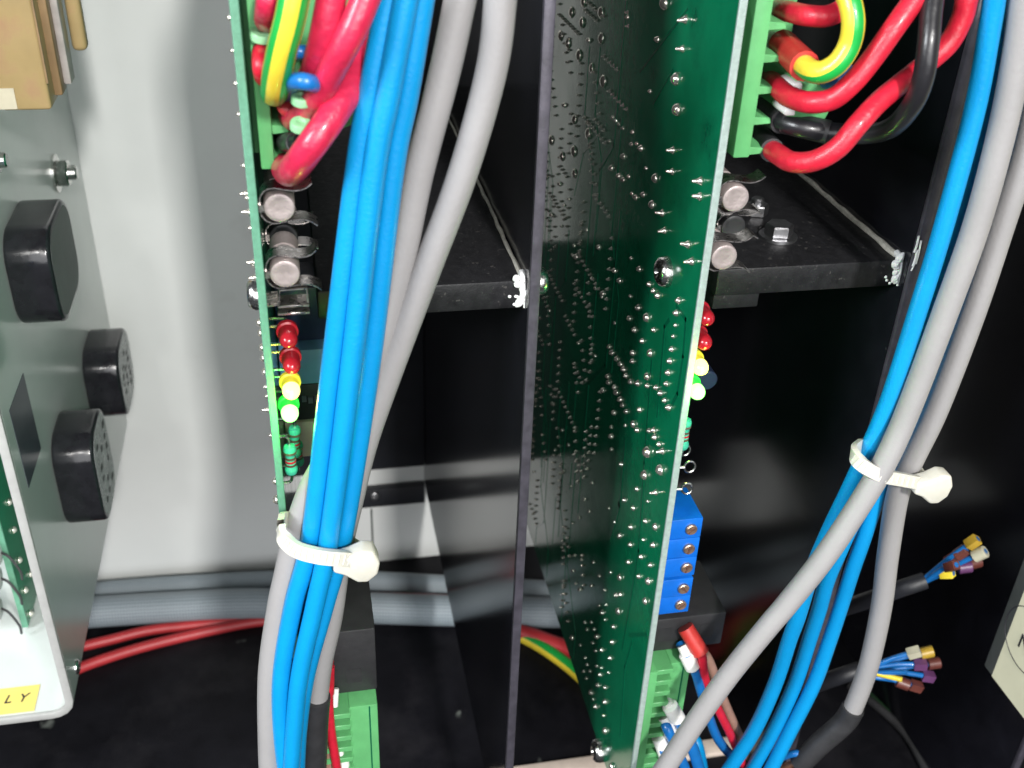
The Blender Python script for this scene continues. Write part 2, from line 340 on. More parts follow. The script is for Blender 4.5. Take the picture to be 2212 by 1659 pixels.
# black mounting plates with a welded shelf
def mounting_plate(x, label, shelf=None, top=300, yr=WY - 1, bolts=False, bot=39):
    t = thing('mounting_plate', (x, 171, 39), label, 'plate', 'black upright mounting plates')
    p = MB(); p.box(x, x + 2, 172.2, yr, bot, top); p.build('sheet', 'plate', t)
    e = MB(); e.box(x, x + 2, 170.8, 172.2, bot, top); e.build('front_edge', 'plate_edge_lit', t, bevel=0.3)
    if shelf:
        s = MB(); s.box(shelf, x - 0.2, 174.5, 300, 197.2, 203); sh = s.build('shelf', 'shelf', t, bevel=0.5)
        # sealant along the joint of shelf and plate
        pts = []
        for k in range(34):
            y = 176 + k * 3.4
            pts.append((x - 0.5 + random.uniform(-0.12, 0.12), y, 203.15 + random.uniform(-0.1, 0.15)))
        sl = MB(); sl.tube(pts, 0.62 if bolts else 0.4, 8, res=3, rfun=lambda q: (1.15 - 0.6 * q) * (1 + 0.16 * math.sin(57 * q) * math.sin(23 * q))); sl.build('sealant_bead', 'caulk', t)
        sw = MB(); rw = random.Random(int(x))
        for k in range(9):
            a = Vector((x - 0.3 - abs(rw.gauss(0, 0.7)), 174.25, 203.6 - k * 0.62)); ln = rw.uniform(0.7, 2.1)
            sw.tube([a + Vector((0.5, 0, ln * 0.6)), a + Vector((rw.uniform(-.3, .3), -0.1, 0)), a + Vector((-0.3 + rw.uniform(-.4, .4), 0, -ln * 0.6))], rw.uniform(0.35, 0.8), 8, res=4, rfun=lambda q: 0.25 + 1.0 * math.sin(math.pi * min(1, max(0.02, q))) ** 0.8)
        sw.tube([(x - 0.25, 176.5, 203.5), (x - 0.6, 174.6, 203.4), (x - 0.35, 174.0, 201), (x - 0.15, 173.9, 197.6)], 0.7, 8, res=5, rfun=lambda q: 1.2 - 0.9 * q)
        for k in range(4): sw.lathe((x - 1.2 - rw.random() * 1.8, 174.3, 198 + rw.random() * 2), (0, -1, 0), [(0.35, 0), (0.25, 0.2), (0.1, 0.3)], 6)
        sw.build('weld_filler', 'caulk_white', t)
        if bolts:
            hexnut('hex_bolt', sh, px(1680, 512, H=203), (0, 0, 1), 2.9, 2.4, 'zinc', 0)
            hexnut('hex_bolt', sh, px(1632, 462, H=203), (0, 0, 1), 2.6, 2.4, 'zinc', 1.0, False)
            u = MB(); u.box(shelf + 0.5, px(1640, 640, Y=176).x, 176, 190, 193.6, 197.15); u.build('lower_lip', 'shelf', sh, bevel=0.3)
            screw_head('bolt_end', sh, (px(1662, 634, Y=180).x, 180, 197.3), (0, 0, -1), 2.4, 1.3, 'steel')
    return t
p1 = mounting_plate(40.2, 'black upright plate between the two green circuit boards', shelf=2.0)
p2 = mounting_plate(116.6, 'black upright plate behind the blue and grey cables beside the bolted shelf', shelf=78.0, bolts=True)
p3 = mounting_plate(190.0, 'black upright plate behind the colour-marked wire bundles', bot=0.3)
screw_head('screw', p1, (42.2, 173.6, px(1168, 603, X=43).z), (1, 0, 0), 2.6, 1.9)
screw_head('screw', p1, (42.2, 176, 47.5), (1, 0, 0), 2.4, 1.6)
# white scratches on the plate edge beside the right shelf
sc = MB()
for (u0, v0, u1, v1, r) in ((1985, 510, 1975, 545, 0.22), (1990, 520, 1978, 570, 0.2), (1982, 540, 1972, 575, 0.25), (1980, 560, 1968, 585, 0.15)):
    a = px(u0, v0, Y=170.7); c = px(u1, v1, Y=170.7); sc.tube([a, (a + c) / 2 + Vector((0.1, 0, 0)), c], r, 6, res=3)
sc.build('paint_scratches', 'caulk_white', p2)

# black backing plate and bar on the wall between the left board and its plate
t = thing('backing_plate', (16, WY, px(780, 1020, Y=WY - 4).z), 'matt black backing plate on the rear wall behind the left blue cables', 'plate')
b = MB(); b.box(-9.0, 40.1, WY - 4, WY - 0.5, px(780, 1018, Y=WY - 4).z, 300); b.build('sheet', 'backplate', t, bevel=0.4)
t = thing('backing_plate', (55, WY, CAMH - 243), 'black backing plate on the rear wall, mirrored in the right board', 'plate')
b = MB(); b.box(42.3, 67.4, WY - 4, WY - 0.5, CAMH - 243, CAMH - 152); b.build('sheet', 'backplate', t, bevel=0.4)
t = thing('backing_plate', (93, WY, CAMH - 262), 'black backing plate on the rear wall behind the right trimmers', 'plate')
b = MB(); b.box(69.4, 116.5, WY - 4, WY - 0.5, CAMH - 262, 300); b.build('sheet', 'backplate', t, bevel=0.4)
t = thing('backing_bar', (16, WY, px(780, 1098, Y=WY - 4).z), 'black horizontal bar with a screw on the rear wall behind the left cables', 'bar')
b = MB(); b.box(-9.0, 40.1, WY - 4, WY - 0.5, px(780, 1099, Y=WY - 4).z, px(780, 1061, Y=WY - 4).z); b.build('bar', 'backplate', t, bevel=0.4)
q = px(809, 1060, Y=WY - 5); screw_head('screw', t, (q.x, WY - 4, q.z - 3), (0, -1, 0), 1.9, 1.2, 'zinc')
b = MB(); q = px(805, 1165, Y=WY - 1); b.box(q.x - 0.35, q.x + 0.35, WY - 0.8, WY - 0.1, 1, px(805, 1102, Y=WY - 1).z)
b.build('wall_seam', 'box_grey', label='thin dark upright seam in the rear wall below the black bar', category='seam')
b = MB(); b.box(25, 139, 219.5, 225.5, 0.0, 2.2); b.build('floor_rail', 'rail', bevel=0.5, label='beige metal rail lying across the black floor', category='rail')

# ================================================================== circuit boards
def joint_mesh(name, kind):
    b = MB()
    prof = {'dome': [(1.0, 0), (0.88, 0.42), (0.55, 0.85), (0.2, 1.0)], 'cone': [(1.0, 0), (0.80, 0.45), (0.50, 1.0), (0.22, 1.3)],
            'pin': [(1.0, 0), (0.66, 0.4), (0.42, 0.9), (0.30, 1.7), (0.12, 1.9)]}[kind]
    b.lathe((0, 0, -0.05), (-1, 0, 0), prof, 8)
    me = bpy.data.meshes.new(name); me.from_pydata([p * MM for p in b.v], [], b.f); me.materials.append(M['solder'])
    me.polygons.foreach_set('use_smooth', [True] * len(me.polygons)); return me
JM = {k: joint_mesh('solder_' + k, k) for k in ('dome', 'cone', 'pin')}

XR, XL, YB, TH = 67.1, -7.45, 157.0, 1.3      # left faces of both boards, front edge, thickness
HB, HT = 63.5, 286.0                          # bottom and top of the boards

def circuit_board(x, edge, label):
    t = thing('circuit_board', (x + TH / 2, YB, HB), label, 'circuit board')
    b = MB(); b.box(x, x + TH, YB + 0.5, 318, HB, HT); brd = b.build('board', 'pcb', t)
    e = MB(); e.box(x, x + TH, YB - 0.1, YB + 0.5, HB, HT); e.build('front_edge', edge, t, bevel=0.12, seg=1)
    return t, brd
TR, brdR = circuit_board(XR, 'pcb_edge', 'green circuit board with solder side in view and blue trimmers, right of the black plate')
TL, brdL = circuit_board(XL, 'pcb_edge_green', 'green circuit board seen edge-on beside the white wall, with resistors below its lights')

# solder joints of the right board, read from the photograph and set on its face
def conv(ox, oy, k, L): return [(ox + k * a, oy + k * c, s) for (a, c, s) in L]
J = []
J += conv(1084.3, 0, .25, [(1410, 30, 'D'), (1580, 170, 'P'), (1555, 425, 'P'), (1505, 685, 'D'), (1515, 945, 'D'), (1080, 150, 's'), (1340, 340, 'm'), (1275, 790, 's'),
  (955, 1015, 's'), (980, 1045, 's'), (1005, 1075, 's'), (1040, 1108, 's'), (1125, 1140, 's'), (925, 1220, 's'), (1115, 1245, 's'), (1160, 1240, 's'), (1200, 1280, 'm'), (1050, 1350, 'm'),
  (1470, 1300, 'P'), (1465, 1485, 'P'), (945, 1450, 'm'), (1010, 1520, 'm'), (1045, 1555, 'm'), (1090, 1525, 's'), (1240, 1455, 's'), (1325, 1540, 'l'), (1710, 1565, 'P'), (615, 1310, 'l'), (535, 910, 'm'), (385, 1530, 's'),
  (700, 10, 'l'), (595, 105, 'l'), (685, 195, 'l'), (850, 110, 'l'), (500, 310, 'l'), (565, 375, 'l'), (660, 480, 'l'), (850, 330, 'l'), (745, 350, 'm'), (770, 590, 'l'), (870, 700, 'l'), (620, 1030, 'l'), (740, 1150, 'l'), (420, 1215, 'l'), (515, 1350, 'l'), (620, 1500, 'l'), (495, 1590, 'm')])
J += conv(1016.6, 372.7, .25, [(1390, 185, 's'), (1425, 215, 'm'), (1490, 190, 'm'), (1565, 280, 'l'), (1650, 350, 'P'), (1670, 500, 'P'), (1975, 205, 'P'), (1875, 620, 'P'), (1905, 770, 'P'),
  (695, 365, 'm'), (845, 230, 's'), (800, 285, 's'), (780, 465, 's'), (1000, 495, 's'), (1105, 645, 'm'), (890, 630, 's'), (910, 730, 'm'), (875, 712, 's'), (1240, 850, 'm'), (1380, 740, 's'), (1040, 915, 's'), (1285, 935, 'm'), (1075, 1000, 's'), (1140, 1045, 'm'), (1130, 1075, 's'), (1455, 835, 'm'), (1545, 965, 'm'), (1580, 1020, 'm'), (1615, 1065, 'm'), (1375, 1070, 's'), (1445, 1165, 'm'), (1795, 1105, 'm'), (1370, 1260, 'm'), (1520, 1255, 'l'), (1775, 1215, 'm'), (1765, 1320, 's'), (1415, 1360, 'm'), (1580, 1360, 'm'), (1745, 1415, 's'), (1480, 1455, 'm'), (1735, 1525, 'm'), (1550, 1560, 'l'), (1720, 1630, 'm'), (1240, 1300, 's'), (1195, 1505, 'm'), (1220, 1555, 'm'), (1260, 1610, 'm'), (1070, 1585, 's'), (925, 1475, 's'), (675, 1195, 's'), (1400, 1560, 'm'), (1395, 1630, 'm')])
J += conv(1016.6, 745.5, .25, [(1705, 235, 'm'), (1690, 335, 'm'), (1525, 270, 'l'), (1445, 330, 'm'), (1525, 350, 'm'), (1600, 365, 'm'), (1640, 415, 'm'), (1675, 480, 'm'), (1710, 540, 'm'), (1290, 165, 'm'), (1320, 210, 'm'), (1340, 265, 'm'), (1380, 315, 'm'), (1180, 270, 'm'), (1190, 320, 'm'), (1240, 365, 'm'), (1140, 390, 'm'), (1260, 410, 'm'), (1290, 470, 'm'), (1310, 520, 'm'), (1345, 575, 'm'), (1235, 585, 'm'), (1460, 560, 'm'), (1330, 695, 's'), (1405, 685, 'l'), (1440, 735, 'm'), (1540, 738, 'm'), (1580, 735, 'm'), (1590, 795, 'm'), (1625, 855, 'm'), (1655, 915, 'P'), (1530, 920, 'D'), (1210, 710, 's'), (1210, 790, 'm'), (785, 735, 's'), (1210, 900, 's'), (1300, 1030, 'm'), (905, 1005, 's'), (1000, 1065, 's'), (1505, 1120, 'D'), (1640, 1080, 'D'), (1435, 1245, 'm'), (1595, 1275, 'P'), (1525, 1350, 's'), (1330, 1335, 'm'), (980, 1335, 's'), (1190, 1410, 's'), (1405, 1410, 'm'), (1240, 1530, 's'), (1385, 1570, 'm'), (1510, 1520, 'm'), (1595, 1570, 'l'), (930, 1490, 's'), (875, 1535, 's'), (1020, 1435, 's'), (1290, 1645, 'm'), (1045, 1190, 's'), (860, 1220, 's'), (540, 1095, 's'), (770, 1040, 's'), (800, 1085, 's'), (725, 905, 's'), (840, 865, 's')])
J += conv(1016.6, 1152, .3055, [(1050, 20, 'm'), (1220, 45, 's'), (1130, 80, 'm'), (1290, 80, 'm'), (1205, 165, 'm'), (1270, 225, 'm'), (1115, 205, 'm'), (730, 155, 's'), (780, 185, 's'), (865, 205, 's'), (720, 265, 's'), (985, 275, 's'), (905, 300, 's'), (1055, 310, 'l'), (1190, 305, 'm'), (1255, 340, 'l'), (740, 355, 's'), (850, 370, 's'), (770, 395, 'm'), (945, 400, 's'), (1030, 435, 'm'), (1060, 430, 'm'), (1235, 480, 'l'), (955, 505, 's'), (905, 510, 's'), (930, 560, 'm'), (1045, 550, 'l'), (950, 610, 's'), (805, 630, 's'), (850, 630, 's'), (1010, 660, 'm'), (820, 680, 's'), (870, 680, 's'), (715, 740, 'm'), (890, 730, 'm'), (860, 775, 's'), (1000, 770, 'm'), (770, 790, 's'), (925, 825, 'm'), (880, 830, 's'), (985, 880, 'm'), (805, 880, 's'), (820, 930, 's'), (890, 940, 's'), (920, 950, 's'), (720, 965, 'm'), (795, 975, 's'), (840, 975, 's'), (915, 1000, 'm'), (970, 985, 's'), (815, 1025, 's'), (900, 1075, 'm'), (950, 1090, 'm'), (850, 1125, 'm'), (865, 1175, 's'), (950, 1190, 'm'), (885, 1225, 'm'), (935, 1290, 's'), (850, 1365, 'm'), (950, 1395, 'l'), (860, 1420, 's'), (995, 1645, 'l')])
spec_ = {'s': ('cone', 0.48), 'm': ('cone', 0.74), 'l': ('dome', 1.0), 'D': ('dome', 1.35), 'P': ('pin', 0.85)}
cnt = 0
for (u, v, s_) in J:
    q = px(u, v, X=XR - 0.3)
    if q.y > 312 or q.z < HB + 1: continue
    k, r = spec_[s_]
    if s_ == 'l' and u < 1310 and v < 400: r = 1.4
    place(JM[k], 'solder_joint', brdR, (XR, q.y, q.z), (random.uniform(0, 6.28), random.uniform(-0.12, 0.12), random.uniform(-0.12, 0.12)), (lambda g: (g * (0.55 if r == 1.4 else 1.0), g, g))(r * random.uniform(0.9, 1.1))); cnt += 1
# rows of fine joints on the far half of the board
far = MB()
for row in range(100):
    h0 = random.uniform(HB + 4, HT - 40); y0 = random.uniform(205, 305); n = random.choice((4, 5, 6, 8)); dy, dh = random.choice(((0, 2.5), (2.54, 0), (1.8, 1.8), (0, 2.54), (1.2, 2.4)))
    for i in range(n):
        y, h = y0 + i * dy, h0 + i * dh
        if y < 312 and h < HT - 4:
            far.lathe((XR + 0.05, y, h), (-1, 0, 0), [(0.5, 0), (0.3, 0.3), (0.15, 0.8)], 6)
far.build('fine_solder_joints', 'solder', TR, kind='stuff')
# masked copper traces, slightly proud of the board
def trace(pts, w, parent, x):
    b = MB(); P = [Vector((0, p[0], p[1])) for p in pts]
    for a, c in zip(P[:-1], P[1:]):
        d = (c - a).normalized(); nrm = Vector((0, -d.z, d.y)) * w / 2; a2 = a - d * w * 0.4; c2 = c + d * w * 0.4
        V = [Vector((xx, p.y, p.z)) for xx in (x + 0.01, x - 0.09) for p in (a2 + nrm, a2 - nrm, c2 - nrm, c2 + nrm)]
        b.add(V, [(0, 1, 2, 3), (7, 6, 5, 4), (0, 4, 5, 1), (1, 5, 6, 2), (2, 6, 7, 3), (3, 7, 4, 0)])
    b.build('copper_trace', 'trace', parent)
def tp(*uv): return [(px(u, v, X=XR).y, px(u, v, X=XR).z) for u, v in uv]
trace(tp((1462, 662), (1482, 690), (1476, 770), (1464, 850), (1448, 882)), 0.9, brdR, XR)
trace(tp((1446, 690), (1436, 705), (1420, 900)), 0.8, brdR, XR)
trace(tp((1408, 780), (1392, 1000), (1380, 1190), (1345, 1400)), 0.9, brdR, XR)
trace(tp((1350, 950), (1338, 1090), (1318, 1160)), 1.6, brdR, XR)
trace(tp((1360, 1372), (1398, 1370)), 0.9, brdR, XR)
trace(tp((1366, 1385), (1350, 1440), (1340, 1590)), 0.7, brdR, XR)
trace(tp((1487, 18), (1383, 155)), 0.5, brdR, XR)
trace(tp((1455, 150), (1412, 225)), 0.5, brdR, XR)
trace(tp((1310, 270), (1260, 330), (1240, 420)), 0.6, brdR, XR)
for k in range(26):
    y = 205 + k * 4.1 + random.uniform(-1, 1); h = random.uniform(120, 250); d1, d2 = random.uniform(8, 45), random.uniform(4, 14); sg = random.choice((-1, 1))
    pts = [(y, h), (y, h - d1), (y + sg * d2, h - d1 - d2), (y + sg * d2, max(HB + 3, h - d1 - d2 - random.uniform(10, 40)))]
    trace([(min(315, max(200, a)), c) for a, c in pts], random.choice((0.4, 0.6, 1.0)), brdR, XR)
screw_head('mounting_screw', TR, (XR, px(1432, 587, X=XR - 1).y, px(1432, 587, X=XR - 1).z), (-1, 0, 0), 2.9, 2.3)
screw_head('mounting_screw', TR, (XR, px(1290, 1622, X=XR - 1).y, px(1290, 1622, X=XR - 1).z), (-1, 0, 0), 3.0, 2.4)
# joints standing out behind the left board's edge
for (u, v, s_) in [(496, 39, 's'), (503, 110, 's'), (509, 180, 's'), (516, 248, 's'), (523, 355, 's'), (520, 419, 'p'), (535, 427, 's'), (525, 458, 'p'), (538, 491, 's'), (536, 564, 'p'), (548, 573, 's'), (541, 601, 'p'),
                   (558, 693, 'm'), (560, 720, 'm'), (563, 749, 'm'), (565, 775, 'm'), (568, 805, 'm'), (572, 832, 's'), (574, 858, 's'), (574, 884, 'p'), (581, 938, 's'), (590, 1037, 'm'), (588, 1081, 'l'), (592, 1133, 'm'), (597, 1212, 'm')]:
    q = px(u + 6, v, Y=159.2)
    k, r = {'s': ('cone', 0.5), 'm': ('dome', 0.75), 'p': ('pin', 0.72), 'l': ('dome', 1.0)}[s_]
    place(JM[k], 'solder_joint', brdL, (XL, 158.6 + random.uniform(0, 1.0), q.z), (random.uniform(0, 6), 0.08 * random.uniform(-1, 1), 0), r)
screw_head('mounting_screw', TL, (XL, 163, px(556, 635, Y=163).z), (-1, 0, 0), 2.7, 2.0)

def fuse(parent, c, depth=16.0, front=159.6, arm=1.0, dark=False):
    X, H = c
    f = MB(); f.lathe((X, front, H), (0, 1, 0), [(0.6, 0.12), (1.6, 0.05), (2.05, 0.0), (2.3, 0.12), (2.42, 0.42), (2.42, 4.6), (2.3, 4.8)], 28)
    cp = f.build('fuse', 'shrink' if dark else 'cap', parent)
    g = MB(); g.lathe((X, front + 4.8, H), (0, 1, 0), [(2.1, 0), (2.1, depth - 9.6)], 20); g.build('glass_tube', 'glass', cp)
    g = MB(); g.lathe((X, front + depth - 4.8, H), (0, 1, 0), [(2.42, 0), (2.42, 4.8)], 20); g.build('end_cap', 'cap', cp)
    for y0, y1 in ((front + 0.9, front + 5.2),):
        k = MB()
        up_ = [(-2.95, 0), (-2.95, 0.8), (-2.85, 1.5), (-2.3, 2.4), (-1.5, 2.85), (-0.5, 2.95), (0.6, 2.72), (1.6, 2.52), (2.6, 2.42), (3.5, 2.5), (4.4, 2.85), (5.2, 3.5)]
        dn = [(-2.95, 0), (-2.95, -0.8), (-2.8, -1.6), (-2.2, -2.4), (-1.2, -2.9), (-0.2, -2.85), (0.8, -2.62), (1.9, -2.45), (3.0, -2.4), (4.0, -2.55), (4.9, -2.95), (5.7, -3.6)]
        k.sheet([(X + a, H + c2 * arm) for a, c2 in up_], 'Y', y0, y1 - 0.8, 0.22)
        k.sheet([(X + a, H + c2 * arm) for a, c2 in dn], 'Y', y0 + 0.02, y1 - 0.82, 0.22)
        k.box(X - 3.1, X - 2.2, y0 - 0.5, y0 + 0.4, H - 0.75, H + 0.45)
        k.build('fuse_clip', 'clip', parent)
def led(parent, dome_px, col, Y=156.4, dx=0.0, leadto=None):
    q = px(*dome_px, Y=Y + 0.6)
    bodym = {'red': 'led_red', 'yellow': 'led_yellow_body', 'green': 'led_green_body'}[col]; domem = {'red': 'led_red', 'yellow': 'led_yellow', 'green': 'led_green'}[col]
    b = MB(); b.lathe((q.x, Y + 5.4, q.z), (0.05, -1, 0), [(1.5, 0), (1.85, 0.1), (1.85, 1.0), (1.52, 1.15), (1.5, 3.1)], 22); bd = b.build('led', bodym, parent)
    b = MB(); b.lathe((q.x + 0.05 * 3.1, Y + 2.35, q.z), (0.05, -1, 0), [(1.48, 0), (1.5, 0.5), (1.45, 1.0), (1.27, 1.5), (0.98, 1.92), (0.6, 2.2), (0.2, 2.34)], 22); b.build('lens', domem, bd)
    if col != 'red':
        pl = bpy.data.lights.new('led_glow', 'POINT'); pl.energy = 0.007 if col == 'green' else 0.0035; pl.shadow_soft_size = 0.0012
        pl.color = (0.10, 1.0, 0.12) if col == 'green' else (1.0, 0.85, 0.12)
        po = bpy.data.objects.new('led_glow', pl); COL.objects.link(po); po.parent = bd; po.location = (Vector((q.x + 0.2, Y - 2.6, q.z)) - ORG[bd.name]) * MM
    for s in (0.75, -0.75):
        b = MB(); b.tube([(q.x, Y + 5.3, q.z + s), (q.x, Y + 7.0, q.z + s), (q.x - 0.6, Y + 7.8, q.z + s), (leadto - 0.2, Y + 8.0, q.z + s)], 0.25, 7, res=5); b.build('lead', 'steel', bd)
def resistor(parent, p0, p1, xf):
    b = MB(); p0 = Vector(p0); p1 = Vector(p1); a = p1 - p0; L = a.length
    b.lathe(p0, a, [(0.5, 0), (1.0, 0.15), (1.18, 0.7), (1.15, 1.3), (0.95, 1.7), (0.93, L - 1.7), (1.15, L - 1.3), (1.18, L - 0.7), (1.0, L - 0.15), (0.5, L)], 18)
    r = b.build('resistor', 'teal', parent)
    for k, mm in ((0.34, 'band'), (0.46, 'red'), (0.58, 'band'), (0.78, 'brass')):
        d = MB(); d.lathe(p0 + a * k - a.normalized() * 0.22, a, [(0.985 if 0.3 < k < 0.7 else 1.19, 0), (0.985 if 0.3 < k < 0.7 else 1.19, 0.44)], 18); d.build('colour_band', mm, r)
    for e, s in ((p0, -1), (p1, 1)):
        d = MB(); n = a.normalized() * s
        d.tube([e, e + n * 1.2, e + n * 1.9 + Vector((-0.5, 0, 0)), Vector((xf, e.y, (e + n * 2.0).z))], 0.28, 7, res=5); d.build('lead', 'steel', r)
def test_loop(parent, q, xf):
    b = MB(); c = Vector(q)
    b.tube([c + Vector((math.cos(g) * 1.12, 0.25 * math.sin(g), math.sin(g) * 1.15)) for g in [2 * math.pi * i / 20 + math.pi for i in range(21)]], 0.24, 8, smooth=False)
    b.tube([c + Vector((-1.1, 0, 0)), c + Vector((-2.0, 0.1, 0)), Vector((xf - 0.3, c.y + 0.2, c.z))], 0.3, 8, res=4); b.build('test_loop', 'steel', parent)

def terminal_upper(t, x, hbot, fins_to, body_to, b0, b1, n=7, pitch=5.05):
    """x = component-side face of the board; rows counted up from hbot; the bar spans b0..b1 off the board"""
    top = hbot + n * pitch
    b = MB(); b.box(x + b0, x + b1, 159.2, 166, hbot, top); tb = b.build('terminal_block', 'term', t, bevel=0.35)
    b = MB(); b.box(x + 0.05, x + b1 - 0.1, 165.9, 178, hbot + 0.4, top); b.build('foot', 'term', tb)
    poly = [(x + 3.1, hbot + 1.0), (body_to - 4.0, hbot + 1.0), (body_to - 1.2, hbot + 2.2), (body_to, hbot + 5.0), (body_to, top), (x + 3.1, top)]
    b = MB(); b.prism(poly, 'Y', 172.5, 182); b.build('housing', 'term', tb, bevel=0.4)
    for i in range(n):
        h = hbot + i * pitch
        f = MB(); f.prism([(x + b1 - 0.1, h + 0.02), (fins_to, h + 0.25), (fins_to - 0.3, h + 1.25), (x + b1 - 0.1, h + 1.5)], 'Y', 160.3, 172.4); f.build('fin', 'term', tb, bevel=0.15, seg=1)
        f = MB(); f.box(x + b1 + 0.1, fins_to - 0.4, 171.4, 172.45, h + 1.7, h + pitch - 0.2); f.build('contact_cavity', 'blk_matt', tb)
    return tb
xR, xL = XR + TH, XL + TH
tbR = terminal_upper(TR, xR, px(1600, 338, Y=160).z, 77.0, 84.0, 2.3, 5.2)
tbL = terminal_upper(TL, xL, px(575, 363, Y=160).z, -0.6, 10.6, 0.9, 3.0)
# white tipped release levers in the right block, round pale caps in the left one
for (u, v) in ((1724, 188), (1709, 240)):
    q = px(u, v, Y=158)
    b = MB(); b.prism([(q.x - 0.4, q.z - 1.1), (q.x + 6.5, q.z - 2.0), (q.x + 7.3, q.z + 0.2), (q.x + 1.6, q.z + 1.0), (q.x - 0.2, q.z + 0.9)], 'Y', 158.6, 172.6); lv = b.build('release_lever', 'term', tbR, bevel=0.3)
    b = MB(); b.prism([(q.x - 1.4, q.z - 0.1), (q.x - 1.0, q.z - 0.7), (q.x + 0.7, q.z - 0.7), (q.x + 0.5, q.z + 0.8), (q.x - 1.0, q.z + 0.65)], 'Y', 157.6, 163); b.build('white_tip', 'white', lv, bevel=0.3)
for (u, v, r, Y) in ((651, 206, 1.5, 147.5), (649, 263, 1.55, 148), (566, 66, 1.9, 158)):
    q = px(u, v, Y=Y); b = MB(); b.lathe((q.x, q.y + 0.8, q.z - 1.2), (0.1, -0.28, 1), [(r, 0), (r, 0.8), (r * 0.9, 1.1), (r * 0.45, 1.12), (r * 0.35, 0.8)], 20)
    if Y < 150: b.cyl((q.x, q.y + 1.0, q.z - 1.4), (q.x - 0.6, 172, q.z - 1.0), 0.8, 10)
    b.build('screw_cap', 'term_light', tbL)

for (u, v, par, front, dk) in ((1590, 430, TR, 159.6, 0), (1565, 557, TR, 159.6, 0), (603.5, 450, TL, 159.6, 0), (615.5, 593, TL, 159.6, 0)):
    q = px(u, v, Y=159.6); fuse(par, (q.x, q.z), depth=12.0)
q = px(613, 513, Y=173); fuse(TL, (q.x, q.z), depth=12, front=173.0, arm=0.8, dark=True)
q = px(1585, 492, Y=173); fuse(TR, (q.x, q.z), depth=12, front=173.0, arm=0.8, dark=True)
# tin bracket under the left fuses
q0 = px(600, 628, Y=161); q1 = px(664, 655, Y=161)
b = MB(); b.sheet([(xL, q1.z - 0.2), (q0.x, q1.z), (q0.x + 0.3, q0.z), (q1.x, q0.z + 0.1), (q1.x + 0.1, q1.z + 0.1)], 'Y', 161, 166, 0.3); br = b.build('tin_bracket', 'clip', TL)
for v in (664, 680):
    q = px(600, v, Y=161); b = MB(); b.box(q.x, q1.x + 0.3, 161, 165, q.z - 0.25, q.z + 0.25); b.build('bracket_bar', 'clip', br, bevel=0.1, seg=1)

for d, c in (((621, 741), 'red'), ((628, 797), 'red'), ((627, 852), 'yellow'), ((624, 901), 'green')): led(TL, d, c, leadto=xL)
for d, c in (((1528, 693), 'red'), ((1523, 745), 'red'), ((1515, 800), 'yellow'), ((1508, 853), 'green')): led(TR, d, c, leadto=xR)
def R_(u0, v0, u1, v1, Y): return px(u0, v0, Y=Y), px(u1, v1, Y=Y)
resistor(TL, *R_(630, 1022, 625, 962, 160.5), xL)
resistor(TL, *R_(637, 985, 636, 922, 167), xL)
resistor(TL, *R_(644, 1004, 641, 955, 172), xL)
resistor(TR, *R_(1474, 968, 1482, 905, 163), xR)
for (u, v, Y) in ((1490, 1008, 160), (1484, 1055, 160), (1479, 972, 164)): test_loop(TR, px(u, v, Y=Y), xR)
# blue trimmers with brass screws
def trimmer(t, sx, sz, x, right):
    b = MB(); b.box(x + 0.05, right, 160, 170.5, sz - 2.52, sz + 2.52); o = b.build('trimmer', 'trim', t, bevel=0.2)
    s = MB(); s.lathe((sx, 160.2, sz), (0, -1, 0), [(1.25, 0), (1.25, 0.75), (1.05, 0.95), (0.3, 0.85), (0.15, 0.5)], 20); so = s.build('adjuster_screw', 'brass', o)
    a = random.uniform(0, 3.1); d = Vector((math.cos(a), 0, math.sin(a))) * 1.0; n = Vector((-d.z, 0, d.x)) * 0.17
    c = Vector((sx, 159.15, sz)); s = MB(); s.add([c - d - n, c + d - n, c + d + n, c - d + n, *[p + Vector((0, 0.3, 0)) for p in (c - d - n, c + d - n, c + d + n, c - d + n)]], [(0, 1, 2, 3), (4, 7, 6, 5), (0, 4, 5, 1), (1, 5, 6, 2), (2, 6, 7, 3), (3, 7, 4, 0)]); s.build('slot', 'band', so)
for (u, v) in ((1495, 1145), (1490, 1187), (1485, 1228), (1478, 1273), (1472, 1308)):
    q = px(u, v, Y=159.5); trimmer(TR, q.x - 0.1, q.z, xR, 76.4)
for k in range(5): trimmer(TL, -2.0, px(1495, 1145, Y=159.5).z + 1.5 - 5.15 * k, xL, -0.4)
